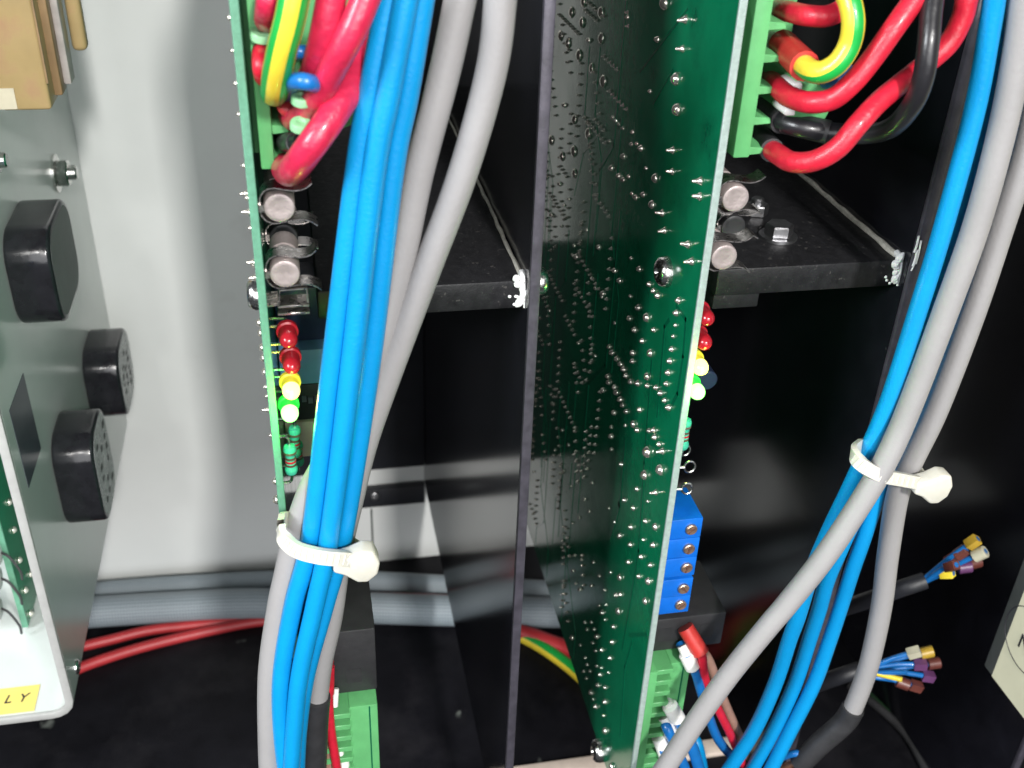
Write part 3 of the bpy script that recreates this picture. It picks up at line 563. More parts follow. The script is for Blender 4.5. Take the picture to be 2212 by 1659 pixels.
# black socket and lower green terminal block of each board
def lower_end(t, x, xb, ht, hm, xg, xf, n=11, pitch=3.5):
    b = MB(); b.box(x + 0.05, xb, 165, 183, hm, ht); o = b.build('socket', 'blk_matt', t, bevel=0.4)
    for i in range(3 if xb > 50 else 2):
        c = MB(); xx = x + 4 + i * 5.0; c.box(xx, xx + 3.2, 164.92, 165.4, hm + 3, hm + 7); c.build('contact_opening', 'print_dark', o)
    b = MB(); b.box(x + 0.05, x + 2.9, 159.3, 172, 66, hm - 0.4); g = b.build('terminal_block', 'term', t, bevel=0.3)
    b = MB(); b.box(xf, xg, 162.0, 180, 66, hm - 1.2); ho = b.build('housing', 'term', g, bevel=0.3)
    b = MB(); b.box(x + 2.8, xf + 0.1, 167.0, 180, 66, hm - 1.6); b.build('inner_wall', 'term', g)
    b = MB(); b.box(xg - 1.9, xg - 1.6, 161.85, 162.2, 66.5, hm - 1.6); b.build('moulded_line', 'trace', ho)
    for i in range(n):
        h = hm - 2.2 - i * pitch
        if h < 68: break
        f = MB(); f.box(x + 2.85, xf + 0.2, 160.6, 167.1, h - 0.7, h + 0.7); f.build('fin', 'term', g, bevel=0.15, seg=1)
        f = MB(); f.box(x + 3.0, xf - 0.3, 166.0, 167.05, h - pitch + 0.9, h - 0.9); f.build('contact_cavity', 'blk_matt', g)
lower_end(TR, xR, 88.2, CAMH - 168.2, CAMH - 178.0, 80.2, 75.4)
lower_end(TL, xL, 9.3, CAMH - 161.0, CAMH - 179.2, 9.0, 2.9)
# parts deeper on the left board
q0 = px(645, 757, Y=185); q1 = px(700, 828, Y=185)
b = MB(); b.box(xL + 0.1, 6, 185, 198, q1.z, q0.z); b.build('relay', 'relay', TL, bevel=0.4)
b = MB(); b.box(xL + 0.1, 6.4, 188, 200, q0.z + 0.3, q0.z + 12); b.build('capacitor', 'navy', TL, bevel=0.5)
q0 = px(650, 832, Y=186); q1 = px(690, 905, Y=186)
b = MB(); b.box(xL + 0.1, 5, 186, 205, q1.z, q0.z); ic = b.build('integrated_circuit', 'blk_matt', TL, bevel=0.3)
for k in range(3):
    a = px(652 + k * 14, 862 + (k % 2) * 3, Y=185.7); b = MB(); b.box(a.x, a.x + 0.9, 185.6, 185.95, a.z - 0.7, a.z + 0.7); b.build('printed_mark', 'zinc', ic)
q0 = px(650, 912, Y=186); q1 = px(690, 985, Y=186)
b = MB(); b.box(xL + 0.1, 4.5, 186, 196, q1.z, q0.z); b.build('cream_connector', 'cream', TL, bevel=0.4)
q = px(1528, 818, Y=167); b = MB(); b.lathe((q.x - 0.3, 166, q.z), (0, 1, 0), [(1.8, 0), (2.1, 0.3), (2.1, 6)], 22); b.build('capacitor', 'navy', TR)
q0 = px(717, 1300, Y=172); q1 = px(734, 1360, Y=172); b = MB(); b.box(q0.x, q1.x, 172, 174, q1.z, q0.z); b.build('green_tab', 'term', TL, bevel=0.3)

# ================================================================== cables and wires
def P3(L): return [px(u, v, Y=Y) for (u, v, Y) in L]
def cable(name, pts, r, matk, label, cat='cable', group=None, n=20, res=10):
    b = MB(); b.tube(P3(pts), r, n, res=res)
    o = b.build(name, matk, label=label, category=cat)
    if group: o['group'] = group
    return o
def withY(pts, Y0, Y1): n = len(pts) - 1; return [(u, v, Y0 + (Y1 - Y0) * i / n) for i, (u, v) in enumerate(pts)]
BR, GR = 1.72, 2.3
# left bundle
A = [(845, -30), (800, 200), (770, 373), (718, 783), (672, 1155), (634, 1305), (608, 1457), (608, 1580), (622, 1700)]
Bc = [(882, -30), (840, 200), (808, 373), (760, 783), (712, 1155), (681, 1305), (648, 1457), (635, 1580), (627, 1700)]
C = [(916, -30), (880, 200), (848, 373), (800, 783), (742, 1155), (703, 1305), (662, 1457), (645, 1580), (640, 1700)]
cable('blue_cable', withY(A, 147, 150), BR, 'blue', 'blue cable on the grey-cable side of the left tied bundle, beside the lit lights', group='left blue cables')
cable('blue_cable', withY(Bc, 145, 148), BR, 'blue', 'middle blue cable of the left tied bundle, in front of the other two', group='left blue cables')
cable('blue_cable', withY(C, 147.5, 152.5), BR, 'blue', 'blue cable of the left tied bundle running beside the thick grey cables above', group='left blue cables')
Ga = [(1000, -30), (962, 150), (905, 373), (862, 580), (800, 800), (728, 960), (676, 1050), (640, 1150), (618, 1245), (602, 1320), (583, 1457), (582, 1610), (586, 1700)]
Gb = [(1084, -30), (1062, 150), (1000, 373), (923, 580), (848, 783), (790, 950), (758, 1080), (732, 1200), (715, 1330), (694, 1430), (683, 1525)]
cable('grey_cable', withY(Ga, 153, 151), GR, 'grey', 'grey cable crossing behind the left blue cables and hanging past their tie', group='left grey cables')
cable('grey_cable', withY(Gb, 149, 157), GR, 'grey', 'pale grey cable running behind the left blue cables down to a black sleeve', group='left grey cables')
cable('heat_shrink_sleeve', [(685, 1505, 156.5), (681, 1560, 157), (679, 1620, 157), (676, 1700, 157)], 2.75, 'shrink', 'black sleeve on the grey cable below the left blue bundle', 'sleeve')
# right bundle
RA = [(2152, -30), (2138, 60), (2105, 240), (2040, 484), (1980, 680), (1914, 881), (1843, 1040), (1792, 1146), (1752, 1240), (1724, 1331), (1706, 1380), (1674, 1478), (1630, 1576), (1577, 1659), (1550, 1695)]
RB = [(2180, -30), (2166, 100), (2130, 260), (2064, 484), (1992, 700), (1932, 900), (1872, 1060), (1822, 1170), (1788, 1250), (1770, 1315), (1749, 1380), (1717, 1478), (1672, 1576), (1626, 1659), (1605, 1695)]
RC = [(2194, -30), (2182, 100), (2146, 260), (2086, 484), (2012, 700), (1950, 900), (1898, 1060), (1864, 1165), (1843, 1225), (1825, 1282), (1793, 1380), (1758, 1478), (1709, 1576), (1667, 1659), (1648, 1695)]
cable('blue_cable', withY(RA, 152, 160), BR, 'blue', 'front blue cable of the right tied bundle, crossing in front of the black plate edge', group='right blue cables')
cable('blue_cable', withY(RB, 156.5, 163), BR, 'blue', 'shaded middle blue cable behind the front one in the right tied bundle', group='right blue cables')
cable('blue_cable', withY(RC, 159, 160), BR, 'blue', 'blue cable of the right tied bundle nearest the grey cable with the black sleeve', group='right blue cables')
R1 = [(2213, -30), (2200, 100), (2165, 280), (2110, 484), (2040, 680), (1964, 881), (1918, 985), (1872, 1066), (1784, 1199), (1700, 1305), (1660, 1352), (1579, 1452), (1508, 1551), (1447, 1643), (1415, 1690)]
R2 = [(2282, -30), (2262, 100), (2222, 300), (2164, 484), (2100, 680), (2024, 881), (1972, 990), (1940, 1066), (1918, 1199), (1905, 1305), (1883, 1413), (1863, 1478), (1835, 1548)]
cable('grey_cable', [(u, v, 151.5 - 3.5 * min(1, max(0, (v - 880) / 300))) for u, v in R1], GR, 'grey', 'grey cable slanting across the right blue cables towards the lower green terminals', group='right grey cables')
cable('grey_cable', withY(R2, 152, 158), GR, 'grey', 'grey cable from the right tie ending in a slanted black sleeve', group='right grey cables')
cable('heat_shrink_sleeve', [(1843, 1530, 157.6), (1822, 1562, 158), (1770, 1608, 159), (1728, 1650, 160)], 2.75, 'shrink', 'slanted black sleeve on the end of the right grey cable', 'sleeve')
cable('copper_core', [(1738, 1640, 159.5), (1712, 1650, 161), (1690, 1660, 162)], 0.9, 'copper', 'bare copper core sticking out of the slanted black sleeve', 'wire')
cable('blue_wire', [(1740, 1628, 160), (1712, 1628, 161), (1680, 1640, 163)], 0.9, 'blue_wire', 'thin blue core coming out of the slanted black sleeve', 'wire')

# nylon ties
def tie(label, front, backp, head_px, Yh, ang, w=1.45):
    t = thing('cable_tie', px(head_px[0], head_px[1], Y=Yh), label, 'cable tie', 'white nylon cable ties')
    pts = P3(front) + P3(backp)
    b = MB(); n = 12; P = catmull(pts + [pts[0]], 8)
    T = [(P[min(i + 1, len(P) - 1)] - P[max(i - 1, 0)]).normalized() for i in range(len(P))]
    ax = Vector((math.sin(ang), 0.35, math.cos(ang))).normalized(); o = 0
    for i, p in enumerate(P):
        wv = (ax - T[i] * ax.dot(T[i])).normalized(); nv = T[i].cross(wv)
        for (a, c) in ((-w, -0.55), (-w * 0.86, 0.55), (w * 0.86, 0.55), (w, -0.55)): b.v.append(p + wv * a + nv * c)
    for i in range(len(P) - 1):
        for k in range(4): b.f.append([i * 4 + k, i * 4 + (k + 1) % 4, (i + 1) * 4 + (k + 1) % 4, (i + 1) * 4 + k]); b.mi.append(0)
    st = b.build('strap', 'nylon', t, angle=60)
    # ratchet ridges along the front of the strap
    nf = 8 * (len(front) - 1)
    for i in range(10, nf - 2, 2):
        p = P[i]; wv = (ax - T[i] * ax.dot(T[i])).normalized(); nv = T[i].cross(wv)
        if nv.y > 0: nv = -nv
        r = MB(); a0 = p + nv * 0.6 - wv * w * 0.62; a1 = p + nv * 0.6 + wv * w * 0.62
        r.tube([a0, a1], 0.16, 6, smooth=False); r.build('ridge', 'nylon', st)
    h = px(head_px[0], head_px[1], Y=Yh)
    ca, sa = math.cos(ang), math.sin(ang)
    poly = [(-4.6, -1.3), (-2.6, -2.0), (-0.2, -3.7), (1.6, -3.7), (3.2, -1.9), (3.4, 0.6), (2.2, 3.1), (0.2, 3.3), (-2.0, 2.0), (-4.6, 1.2)]
    b = MB(); b.prism([(h.x + a * ca + c * sa, h.z - a * sa + c * ca) for a, c in poly], 'Y', Yh - 1.6, Yh + 2.0); b.build('head', 'nylon', t, bevel=0.55, seg=3, angle=60)
    return t
tie('white nylon cable tie around the left blue and grey cables', [(606, 1138, 148), (612, 1163, 146.2), (640, 1188, 144.5), (690, 1202, 143.0), (740, 1207, 143.4), (768, 1208, 145.5)],
    [(778, 1190, 152), (740, 1165, 156), (690, 1140, 157), (640, 1125, 155), (612, 1122, 151)], (777, 1212), 144.6, 0.10)
tie('white nylon cable tie around the right blue and grey cables', [(1858, 962, 156), (1843, 978, 152.5), (1860, 1003, 149.6), (1900, 1026, 148.5), (1945, 1036, 149), (1985, 1042, 151)],
    [(1990, 1030, 158), (1960, 1000, 162), (1920, 975, 163), (1885, 960, 161)], (2016, 1047), 150.2, 0.10)

# wires of the right upper terminal block
G = 'wires into the right upper terminal block'
def wire_end(parent, p0, p1, r, matk, name='ferrule'):
    b = MB(); b.tube([p0, (Vector(p0) + Vector(p1)) / 2, p1], r, 14, res=4); return b.build(name, matk, parent)
def wire(pts, r, matk, label, group, stripe=None, mats=None, ferr=None):
    b = MB(); P = P3(pts); b.tube(P, r, 25 if stripe else 20, res=10, stripe=stripe, tref=(0, -1, 0.35) if stripe else None)
    o = b.build('wire', mats or matk, label=label, category='wire', group=group)
    if ferr:
        for (f0, f1, rr, mk) in ferr: wire_end(o, px(*f0[:2], Y=f0[2]), px(*f1[:2], Y=f1[2]), rr, mk, 'sleeve')
    return o
def gy(bands, tw=0.0):
    def f(i, k, n):
        a = (k / n + i * tw) % 1.0
        return 1 if any(lo <= a < hi for lo, hi in bands) else 0
    return f
BANDS_STRAIGHT = ((0.08, 0.20), (0.80, 0.92), (0.45, 0.56))
BANDS_LOOP = ((0.86, 1.0), (0.36, 0.5))
wire([(1678, 22, 171), (1700, 24, 164), (1742, 33, 158), (1790, 34, 156), (1830, 10, 158), (1850, -30, 160)], 1.62, 'red', 'short red wire behind the green and yellow loop at the right upper terminals', G)
wire([(1714, 119, 159.8), (1738, 143, 153.4), (1758, 155, 150.4), (1782, 154, 148.8), (1812, 134, 148), (1835, 96, 148), (1843, 53, 148), (1838, 12, 149), (1822, -30, 151)], 1.7, 'yellow', 'green and yellow earth wire curling in a loop at the right terminals', G,
     stripe=gy(BANDS_LOOP), mats=['yellow', 'green_stripe'], ferr=[((1690, 95, 166.2), (1738, 143, 153.4), 2.35, 'sleeve_red'), ((1666, 88, 172), (1694, 98, 165.4), 1.5, 'white')])
wire([(1664, 168, 172), (1676, 182, 164), (1702, 207, 157), (1748, 221, 152), (1797, 214, 150), (1840, 180, 149), (1884, 127, 149), (1928, 65, 149), (1974, 0, 150), (1994, -30, 151)], 1.68, 'red', 'glossy red wire sweeping up from the right terminals past the looped earth wire', G)
wire([(1640, 232, 172), (1660, 243, 166), (1690, 262, 161), (1736, 277, 158), (1795, 286, 157), (1869, 290, 156), (1928, 274, 151), (1972, 224, 147), (1995, 165, 145.5), (2005, 97, 146), (2011, 30, 148), (2019, -30, 150)], 1.62, 'black_wire', 'black wire curving up in front of the red ones at the right terminals', G,
     ferr=[((1646, 236, 169), (1690, 262, 161), 2.1, 'shrink'), ((1690, 262, 161), (1790, 286, 157), 1.95, 'shrink')])
wire([(1640, 300, 172), (1656, 315, 165), (1680, 333, 157), (1712, 350, 152), (1760, 347, 149), (1810, 319, 147.5), (1854, 268, 147.5), (1898, 220, 149), (1943, 183, 151), (1987, 148, 153), (2046, 97, 153), (2076, 44, 153), (2088, 0, 153), (2094, -30, 153)], 1.68, 'red', 'lowest red wire at the right terminals, bending under the black wire', G,
     ferr=[((1637, 292, 171), (1668, 325, 160), 2.0, 'shrink')])
wire([(1830, 150, 158), (1806, 170, 156), (1785, 176, 159), (1770, 172, 166)], 1.2, 'blue_wire', 'short blue wire under the looped earth wire at the right terminals', G)
# wires of the left upper terminal block
G = 'wires into the left upper terminal block'
wire([(590, -40, 152), (582, 0, 150), (578, 30, 153), (576, 44, 160), (576, 40, 171)], 1.75, 'pinkred', 'short crimson wire end in a pale cap at the left terminals', G)
wire([(642, -40, 142), (627, 38, 142), (611, 100, 143), (598, 160, 146), (594, 192, 150), (592, 200, 158), (590, 190, 171)], 1.95, 'yellow', 'straight green and yellow earth wire at the left terminals', G, stripe=gy(BANDS_STRAIGHT), mats=['yellow', 'green_stripe'])
wire([(722, -40, 144), (703, 63, 144), (688, 125, 146), (675, 165, 150), (655, 190, 158), (630, 180, 171)], 1.95, 'pinkred', 'upper crimson wire between the earth wire and the blue cables', G)
wire([(805, -40, 143), (762, 63, 142), (727, 130, 143), (697, 190, 146), (672, 226, 150), (648, 252, 155), (632, 256, 162), (620, 246, 171)], 1.9, 'pinkred', 'middle crimson wire sloping into the left terminals above the lowest one', G)
wire([(872, -40, 160), (830, 50, 156.5), (778, 150, 151.2), (727, 236, 146), (676, 310, 144), (640, 358, 147), (624, 372, 153), (614, 362, 161), (608, 340, 171)], 2.1, 'pinkred', 'lowest crimson wire, thick and bent over at the left terminals', G)
wire([(610, 215, 166), (622, 196, 154), (632, 178, 146), (650, 175, 143.5), (672, 179, 143.5), (700, 188, 148)], 1.15, 'blue_wire', 'short blue wire bent behind the crimson ones at the left terminals', G)
wire([(640, 120, 162), (655, 112, 156), (690, 122, 158)], 1.0, 'blue_wire', 'thin blue wire end high behind the upper crimson wire', G)
wire([(652, 306, 152), (630, 310, 156), (616, 308, 162), (608, 298, 171)], 1.3, 'black_wire', 'short black wire end above the lowest crimson wire at the left terminals', G, ferr=[((640, 309, 154), (618, 308, 161), 1.5, 'shrink')])
wire([(566, 105, 160), (566, 140, 155), (570, 165, 158), (576, 170, 171)], 1.4, 'red', 'red wire end tucked behind the straight earth wire at the left terminals', G)
wire([(640, 235, 160), (624, 236, 157), (614, 226, 163), (610, 220, 171)], 1.3, 'dullred', 'dull red wire end between the two pale caps at the left terminals', G)
# wires of the right lower terminal block
G = 'wires into the right lower terminals'
wire([(1484, 1362, 163.2), (1500, 1387, 161.6), (1515, 1411, 160.2), (1519, 1444, 160), (1526, 1475, 161), (1551, 1531, 162), (1576, 1582, 163), (1592, 1620, 164), (1604, 1650, 165)], 1.05, 'red', 'red wire with a red sleeve plugged into the right black socket', G, ferr=[((1480, 1355, 163.6), (1515, 1411, 160.2), 1.9, 'sleeve_red')])
wire([(1508, 1395, 166), (1530, 1425, 164), (1547, 1470, 164), (1566, 1520, 164.5), (1598, 1594, 165), (1612, 1640, 166)], 1.15, 'brown_wire', 'brown wire beside the sleeved red one below the right black socket', G)
wire([(1470, 1390, 164), (1484, 1416, 161), (1502, 1450, 160.5), (1514, 1490, 161), (1532, 1549, 163), (1551, 1596, 164), (1582, 1634, 165), (1610, 1650, 166)], 1.15, 'blue_wire', 'thin blue wire with a white ferrule under the red sleeve', G, ferr=[((1473, 1394, 162.5), (1484, 1416, 161), 1.2, 'white'), ((1483, 1414, 161), (1496, 1441, 160.4), 1.75, 'white')])
wire([(1436, 1506, 166), (1447, 1530, 161), (1464, 1553, 160), (1490, 1600, 159), (1510, 1660, 159), (1518, 1690, 159)], 1.4, 'blue_wire', 'blue wire with a white ferrule behind the slanting grey cable', G, ferr=[((1438, 1508, 163), (1449, 1528, 160.5), 1.3, 'white'), ((1447, 1525, 160.5), (1464, 1552, 160), 1.9, 'white')])
wire([(1432, 1545, 165), (1440, 1570, 160), (1456, 1605, 159), (1480, 1660, 159), (1490, 1690, 159)], 1.2, 'blue_wire', 'lower blue wire with a white ferrule at the right green terminals', G, ferr=[((1434, 1548, 162), (1452, 1590, 159.5), 1.6, 'white')])
wire([(1420, 1590, 164), (1428, 1612, 160), (1444, 1650, 159), (1456, 1690, 159)], 1.2, 'blue_wire', 'lowest blue wire with a white ferrule, under the slanting grey cable', G, ferr=[((1422, 1592, 161), (1438, 1632, 159.4), 1.7, 'white')])
wire([(1495, 1590, 168), (1506, 1610, 166), (1516, 1655, 166), (1520, 1690, 166)], 1.5, 'blue', 'bright blue wire hanging in front of the beige floor rail', G)
# left lower
G = 'wires into the left lower terminals'
wire([(712, 1425, 166), (709, 1445, 162), (709, 1495, 161), (714, 1571, 160), (728, 1660, 160), (734, 1700, 160)], 1.0, 'red', 'red wire hanging beside the left lower green terminals', G, ferr=[((710, 1440, 162.5), (709, 1498, 161), 1.25, 'red')])
wire([(704, 1500, 163), (704, 1560, 162), (709, 1620, 162), (714, 1700, 162)], 0.9, 'brown_wire', 'pale brown wire beside the red one at the left lower terminals', G)
for k, (f0, f1, lb) in enumerate((((727, 1487, 163), (722, 1525, 161.5), 'upper white ferrule between the red wire and left green terminals'), ((734, 1612, 163), (737, 1640, 161.5), 'small white ferrule low on the left green terminals'), ((744, 1640, 162), (742, 1690, 160.5), 'lowest white ferrule at the left green terminals'))):
    b = MB(); a, c = px(f0[0], f0[1], Y=f0[2]), px(f1[0], f1[1], Y=f1[2]); b.tube([a, (a + c) / 2, c], (0.75, 0.8, 1.5)[k], 12, res=4, rfun=lambda q: 0.7 + 0.4 * q); b.build('ferrule', 'white', label=lb, category='ferrule')

# hoses and wires on the floor
def hose(pts, r, label):
    b = MB(); b.tube([px(u, v, H=h) for u, v, h in pts], r, 28, res=8); b.build('braided_hose', 'braid', label=label, category='hose', group='braided hoses')
hose([(120, 1332, 6.0), (200, 1322, 6.0), (380, 1311, 6.0), (550, 1304, 6.0), (735, 1311, 6.0), (975, 1319, 6.0), (1160, 1322, 6.0), (1300, 1326, 6.0)], 5.8, 'thick pale braided hose along the foot of the wall, over the red wires')
hose([(110, 1292, 5.0), (250, 1277, 5.0), (420, 1265, 5.0), (600, 1256, 5.0), (760, 1256, 5.0), (860, 1260, 5.0), (966, 1266, 5.0), (1160, 1276, 5.0), (1300, 1284, 5.0)], 4.2, 'thinner braided hose squeezed between the thick hose and the wall')
def floor_wire(pts, r, matk, label, **k):
    b = MB(); b.tube([px(u, v, H=h) for u, v, h in pts], r, 14, res=8, stripe=k.get('stripe')); b.build('wire', k.get('mats', matk), label=label, category='wire', group='wires on the cabinet floor')
floor_wire([(120, 1468, 1.6), (190, 1436, 1.6), (300, 1400, 1.6), (420, 1370, 1.6), (540, 1345, 1.6), (640, 1335, 1.6)], 1.9, 'dullred', 'red wire sloping across the black floor to the thick hose')
floor_wire([(110, 1412, 2.0), (230, 1384, 2.0), (320, 1362, 2.0), (420, 1350, 1.7), (560, 1335, 1.6)], 1.9, 'dullred', 'red wire tucked under the thick hose above the other red one')
floor_wire([(1060, 1350, 3.0), (1130, 1368, 2.4), (1180, 1386, 2.0), (1230, 1404, 2.0), (1300, 1440, 2.0)], 3.2, 'dullred', 'red cable under the hoses between the black plate and the right board')
floor_wire([(1050, 1340, 1.8), (1115, 1368, 1.8), (1165, 1394, 1.8), (1220, 1432, 1.8), (1270, 1475, 1.8)], 2.4, 'yellow', 'green and yellow wire under the hoses behind the right board', stripe=gy(((0.0, 0.25), (0.5, 0.75))), mats=['yellow', 'green_stripe'])
floor_wire([(700, 1283, 5.0), (850, 1286, 7.5), (960, 1289, 7.0), (1010, 1291, 6.0)], 1.0, 'dullred', 'thin red wire squeezed between the two braided hoses')
b = MB(); a = px(738, 1245, Y=300); c = px(744, 1278, Y=300); b.tube([a + Vector((-4, 0, 3)), a, (a + c) / 2 + Vector((1, 0, 0)), c, c + Vector((-5, 0, 0))], 1.8, 12, res=6); b.build('wire', 'red', label='red wire curl showing beside the left tie in front of the hoses', category='wire', group='wires on the cabinet floor')
floor_wire([(1835, 1480, 2), (1900, 1530, 2), (1960, 1590, 2), (2010, 1680, 2)], 1.5, 'shrink', 'dark sleeved wire trailing across the floor below the marked bundles')
floor_wire([(1850, 1475, 1.2), (1915, 1535, 1.2), (1985, 1610, 1.2), (2030, 1690, 1.2)], 0.9, 'darkgreen', 'thin dark green wire trailing beside the sleeved one on the floor')

# ================================================================== sheet-metal chassis on the left
XC = -65.0
YF, YR_, HC = 205.8, WY - 0.5, CAMH - 219.5
ch = thing('metal_chassis', (XC - 40, (YF + YR_) / 2, HC), 'grey sheet metal chassis with a yellow label on its tray, left of the white wall', 'chassis')
prof = [(XC - 110, HC + 0.8), (XC - 6, HC + 0.8), (XC - 4.2, HC + 1.1), (XC - 2.6, HC + 2.0), (XC - 1.5, HC + 3.3), (XC - 1.0, HC + 5.2), (XC - 1.0, HC + 230)]
b = MB(); b.sheet(prof, 'Y', YF + 1.0, YR_, 2.0); sp_ = b.build('side_and_tray', 'alu', ch, angle=30)
b = MB(); b.sheet(prof, 'Y', YF - 0.15, YF + 1.0, 2.05); b.build('front_lip', 'alu_edge', ch, bevel=0.25, angle=30)
a, c = px(49, 802, X=XC), px(62, 1055, X=XC)
b = MB(); b.box(XC - 0.05, XC + 0.12, 212, 228, CAMH - 151.5, CAMH - 130.5); b.build('cutout_shade', 'cutout', ch)  # thin dark patch painted in place of a cutout's shaded inside
q = px(165, 1440, X=XC); screw_head('rivet', ch, (XC, q.y, q.z), (1, 0, 0), 2.0, 0.8, 'steel')
q = px(128, 374, X=XC + 1); hexnut('hex_nut', ch, (XC, q.y, q.z), (1, 0, 0), 3.9, 3.0, 'steel', 1.8)
q = px(-16, 346, X=XC + 2); hexnut('hex_nut', ch, (XC, q.y, q.z), (1, 0, 0), 3.2, 2.6, 'steel', 1.4)
def rrect(y0, y1, h0, h1, r, ch_=None, n=5):
    out = []
    for (cy, ch2, a0) in ((y1 - r, h1 - r, 0), (y0 + r, h1 - r, 90), (y0 + r, h0 + r, 180), (y1 - r, h0 + r, 270)):
        for i in range(n + 1):
            g = math.radians(a0 + 90 * i / n); out.append((cy + math.cos(g) * r, ch2 + math.sin(g) * r))
    return out
def block(y0, y1, z0, z1, xe, marks, seed):
    rnd = random.Random(seed)
    b = MB(); b.prism(rrect(y0, y1, CAMH - z1, CAMH - z0, 7.6, n=8), 'X', XC, xe); o = b.build('black_block', 'blk', ch, bevel=0.9, seg=3, angle=50)
    if marks:
        f = MB(); f.prism(rrect(y0 + 1.2, y1 - 1.2, CAMH - z1 + 1.2, CAMH - z0 - 1.2, 6.6, n=8), 'X', xe - 0.1, xe + 0.06); fo = f.build('end_face', 'blk_face_sheen', o)
        for k in range(marks):
            hh = CAMH - z1 + 4 + (z1 - z0 - 8) * (k + 0.5) / marks
            for c_ in range(3):
                if rnd.random() < 0.75:
                    yy = y0 + 5.5 + c_ * 5.2 + rnd.uniform(-0.6, 0.6); m_ = MB(); w_ = rnd.uniform(0.8, 2.2); h_ = rnd.uniform(0.5, 1.3)
                    m_.prism(rrect(yy, yy + w_ + 0.5, hh - h_ / 2 - .2, hh + h_ / 2 + .2, 0.3, n=2), 'X', xe, xe + 0.11); m_.build('printed_mark', 'print_dark', fo)
    else:
        f = MB(); f.prism(rrect(y0 + 1.4, y1 - 1.4, CAMH - z1 + 1.4, CAMH - z0 - 1.4, 6.4, n=8), 'X', xe - 0.1, xe + 0.06); f.build('end_face', 'box_grey', o)
block(232.5, 261.0, 99.0, 123.0, -55.2, 0, 1)
block(283.1, 307.3, 159.0, 182.0, -54.9, 6, 2)
block(233.4, 255.5, 155.0, 182.8, -55.0, 6, 3)
q = px(-16, 735, X=-62); b = MB(); b.lathe((XC, q.y - 2, q.z), (1, 0, 0), [(5.0, 0), (5.0, 2.5), (4.0, 3.6), (2.0, 4.0)], 20); b.build('blue_disc_capacitor', 'trim', ch)
# yellow label on the tray
fl = HC + 1.86
b = MB(); a = px(87, 1479, H=fl); c = px(74, 1537, H=fl); b.box(a.x - 40, a.x, c.y + 0.2, a.y, fl, fl + 0.14); lab = b.build('yellow_label', 'label_y', ch)
for s_, (u, v) in (('L', (6, 1520)), ('Y', (36, 1517))):
    p_ = px(u, v, H=fl + 0.2); text(s_, 'letter', lab, (p_.x, p_.y, fl + 0.2), (1, 0.02, 0), (0.25, 1, 0), 3.9, 'ink', shear=0.25)
# board and component leads inside the chassis
b = MB(); 
q = px(62, 1352, H=fl + 1.0)
xg = q.x
b.box(xg - 1.6, xg, q.y, 330, fl + 1.0, fl + 150); g = b.build('inner_board', 'pcb', ch)
b = MB(); b.box(xg - 1.6, xg, q.y - 0.5, q.y, fl + 1.0, fl + 150); b.build('board_edge', 'pcb_edge_green', g)
for (u, v) in ((30, 1145), (42, 1210), (55, 1275), (66, 1325), (20, 1085), (66, 1240)):
    p_ = px(u, v, X=xg + 0.3)
    if p_.y > q.y: place(JM['dome'], 'solder_joint', g, (xg, p_.y, p_.z), (0, math.pi, 0), 1.1)
for k, v in enumerate((1195, 1250, 1315)):
    c = px(-6, v, Y=236); b = MB(); b.lathe((c.x - 24, 236, c.z), (1, 0, 0), [(3.6, 0), (3.6, 24), (3.0, 24.6), (0.6, 25)], 20); o = b.build('silver_capacitor', 'alu_edge', ch)
    d = MB(); d.tube([(c.x + 1, 236, c.z), (c.x + 3, 235, c.z - 1), (c.x + 5, 234, c.z - 5), (c.x + 5, 234, c.z - 8)], 0.35, 7, res=4); d.build('lead', 'shrink', o)

# amber transformer above
tf = thing('transformer', (XC + 10, 260, 193), 'amber taped transformer with stepped brown edges above the black blocks', 'transformer')
YT = 236.0
def quad(u0, v0, u1, v1, Y): a, c = px(u0, v0, Y=Y), px(u1, v1, Y=Y); return a.x, c.x, c.z, a.z
x0, x1, h0, h1 = quad(-60, -60, 112, 238, YT)
b = MB(); b.box(x0, x1, YT, YT + 12, h0, h1 + 30); b.build('winding_tape', 'tape', tf, bevel=0.7, seg=3)
x2 = px(155, 190, Y=YT + 8).x; h2 = px(150, 196, Y=YT + 8).z
b = MB(); b.box(x1 - 1, x2 - 1.6, YT + 6, YT + 12, h2 - 0.5, h1 + 30); b.build('bobbin', 'tape_dark', tf, bevel=0.5)
b = MB(); b.box(x2 - 1.7, x2, YT + 9, YT + 14, h2 + 1, h1 + 30); b.build('core', 'core', tf, bevel=0.5)
x3 = px(187, 100, Y=YT + 16).x; h3 = px(180, 112, Y=YT + 16).z
b = MB(); b.box(x2 - 0.1, x3, YT + 16, YT + 20, h3, h1 + 30); b.build('outer_flange', 'tape', tf, bevel=1.2, seg=3)
a_, c_, hh0, hh1 = quad(-30, 192, 38, 236, YT - 0.3)
b = MB(); b.box(a_, c_, YT - 0.25, YT + 0.2, hh0, hh1); b.build('tape_end', 'cream', tf)
b = MB(); q0 = px(90, 0, Y=YT); q1 = px(101, 180, Y=YT); b.box(q1.x, q1.x + 0.35, YT - 0.2, YT + 0.1, q1.z, h1 + 30); b.build('tape_fold', 'tape_dark', tf)

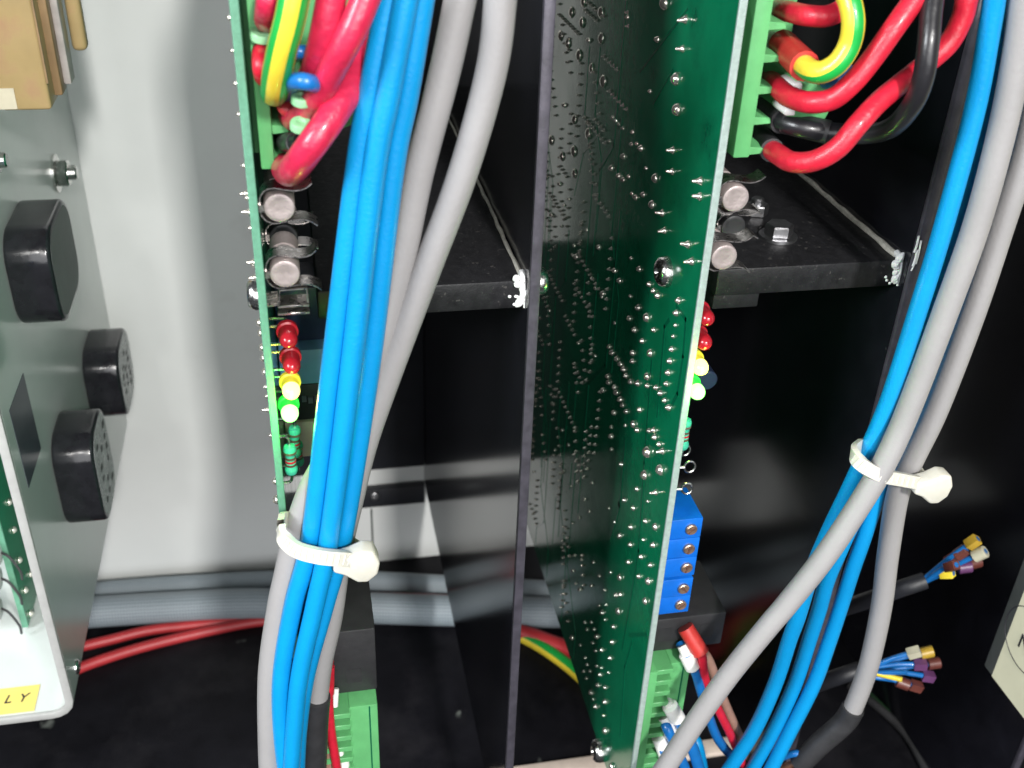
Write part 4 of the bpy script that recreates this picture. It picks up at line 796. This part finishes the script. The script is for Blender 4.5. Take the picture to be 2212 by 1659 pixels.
# ================================================================== right-hand box and marked wire bundles
XB = 165.0
bx = thing('switch_box', (XB + 12, 158, CAMH - 202), 'dark grey box with a cream sticker bearing a circled letter', 'box')
zb = CAMH - 201.9
b = MB(); b.box(XB, XB + 24, 128, 169, zb, 300); b.build('case', 'box_grey', bx, bevel=0.5)
b = MB(); b.box(XB - 0.25, XB + 0.2, 125, 165, zb + 0.4, 300); stk = b.build('cream_sticker', 'cream_label', bx)
cc = px(2222, 1388, X=XB - 0.3)
rg = MB(); rg.tube([(XB - 0.28, cc.y + math.cos(g) * 9.0, cc.z + math.sin(g) * 8.4) for g in [2 * math.pi * i / 48 for i in range(49)]], 0.13, 6, smooth=False); rg.build('printed_circle', 'ink', stk)
p_ = px(2196, 1392, X=XB - 0.3); text('N', 'letter', stk, (XB - 0.3, p_.y, p_.z), (0, -1, 0), (0, 0, 1), 6.0, 'ink')

def bundle(label, root, tip, spec, seed, rise):
    """wires come forward from the plate and fan out; each carries a marker"""
    rnd = random.Random(seed)
    t = thing('wire_bundle', px(root[0], root[1], Y=root[2]), label, 'wire bundle', 'colour-marked wire bundles')
    b = MB(); b.tube([px(root[0] - 225, root[1] + 75, Y=root[2] + 26), px(root[0] - 120, root[1] + 40, Y=root[2] + 8), px(root[0] - 40, root[1] + 12, Y=root[2] + 1), px(root[0] + 8, root[1] - 4, Y=root[2])], 2.2, 14, res=6); b.build('sheath', 'backplate', t)
    for i, (u, v, Y, mk, wl) in enumerate(spec):
        e = px(u, v, Y=Y); s = px(root[0] + rnd.uniform(-6, 6), root[1] + rnd.uniform(-9, 9), Y=root[2])
        mid = s.lerp(e, 0.6) + Vector((0, 0, rise + rnd.uniform(-0.6, 0.6)))
        b = MB(); d = (e - mid).normalized(); b.tube([s, mid, e, e + d * 1.0], 0.7, 10, res=6); w_ = b.build('wire', wl, t)
        if mk:
            b = MB(); n1 = d.orthogonal().normalized(); 
            b.lathe(e - d * 2.4, d, [(1.45, 0), (1.6, 0.15), (1.6, 3.2), (1.45, 3.35)], 4 if i % 2 == 0 else 10); b.build('marker_sleeve', mk, w_)
Yb = 178
bundle('marked blue wire bundle higher up on the black plate, white sleeve at its tip', (1990, 1258, 182), None,
       [(2106, 1168, Yb, 'yellow_mark', 'blue_wire'), (2122, 1194, Yb - 2, 'white_mark', 'blue_wire'), (2062, 1205, Yb + 2, 'brown_mark', 'blue_wire'), (2082, 1190, Yb + 1, 'brown_mark', 'blue_wire'), (2052, 1238, Yb, 'yellow', 'blue_wire'), (2090, 1224, Yb + 2, 'violet', 'blue_wire'), (2060, 1222, Yb - 2, 'brown_mark', 'blue_wire'), (2110, 1214, Yb + 4, 'brown_mark', 'blue_wire')], 3, 1.0)
bundle('marked blue wire bundle emerging low behind the right grey cable', (1850, 1450, 182), None,
       [(1980, 1408, Yb, 'white_mark', 'blue_wire'), (2008, 1408, Yb + 1, 'yellow_mark', 'blue_wire'), (1994, 1436, Yb - 1, 'violet', 'blue_wire'), (2022, 1432, Yb + 2, 'brown_mark', 'blue_wire'), (2010, 1462, Yb, 'violet', 'blue_wire'), (1956, 1478, Yb - 2, 'brown_mark', 'blue_wire'), (1984, 1484, Yb - 1, 'brown_mark', 'blue_wire'), (1950, 1452, Yb - 3, None, 'blue_wire'), (1940, 1466, Yb - 3, None, 'yellow')], 5, 0.5)
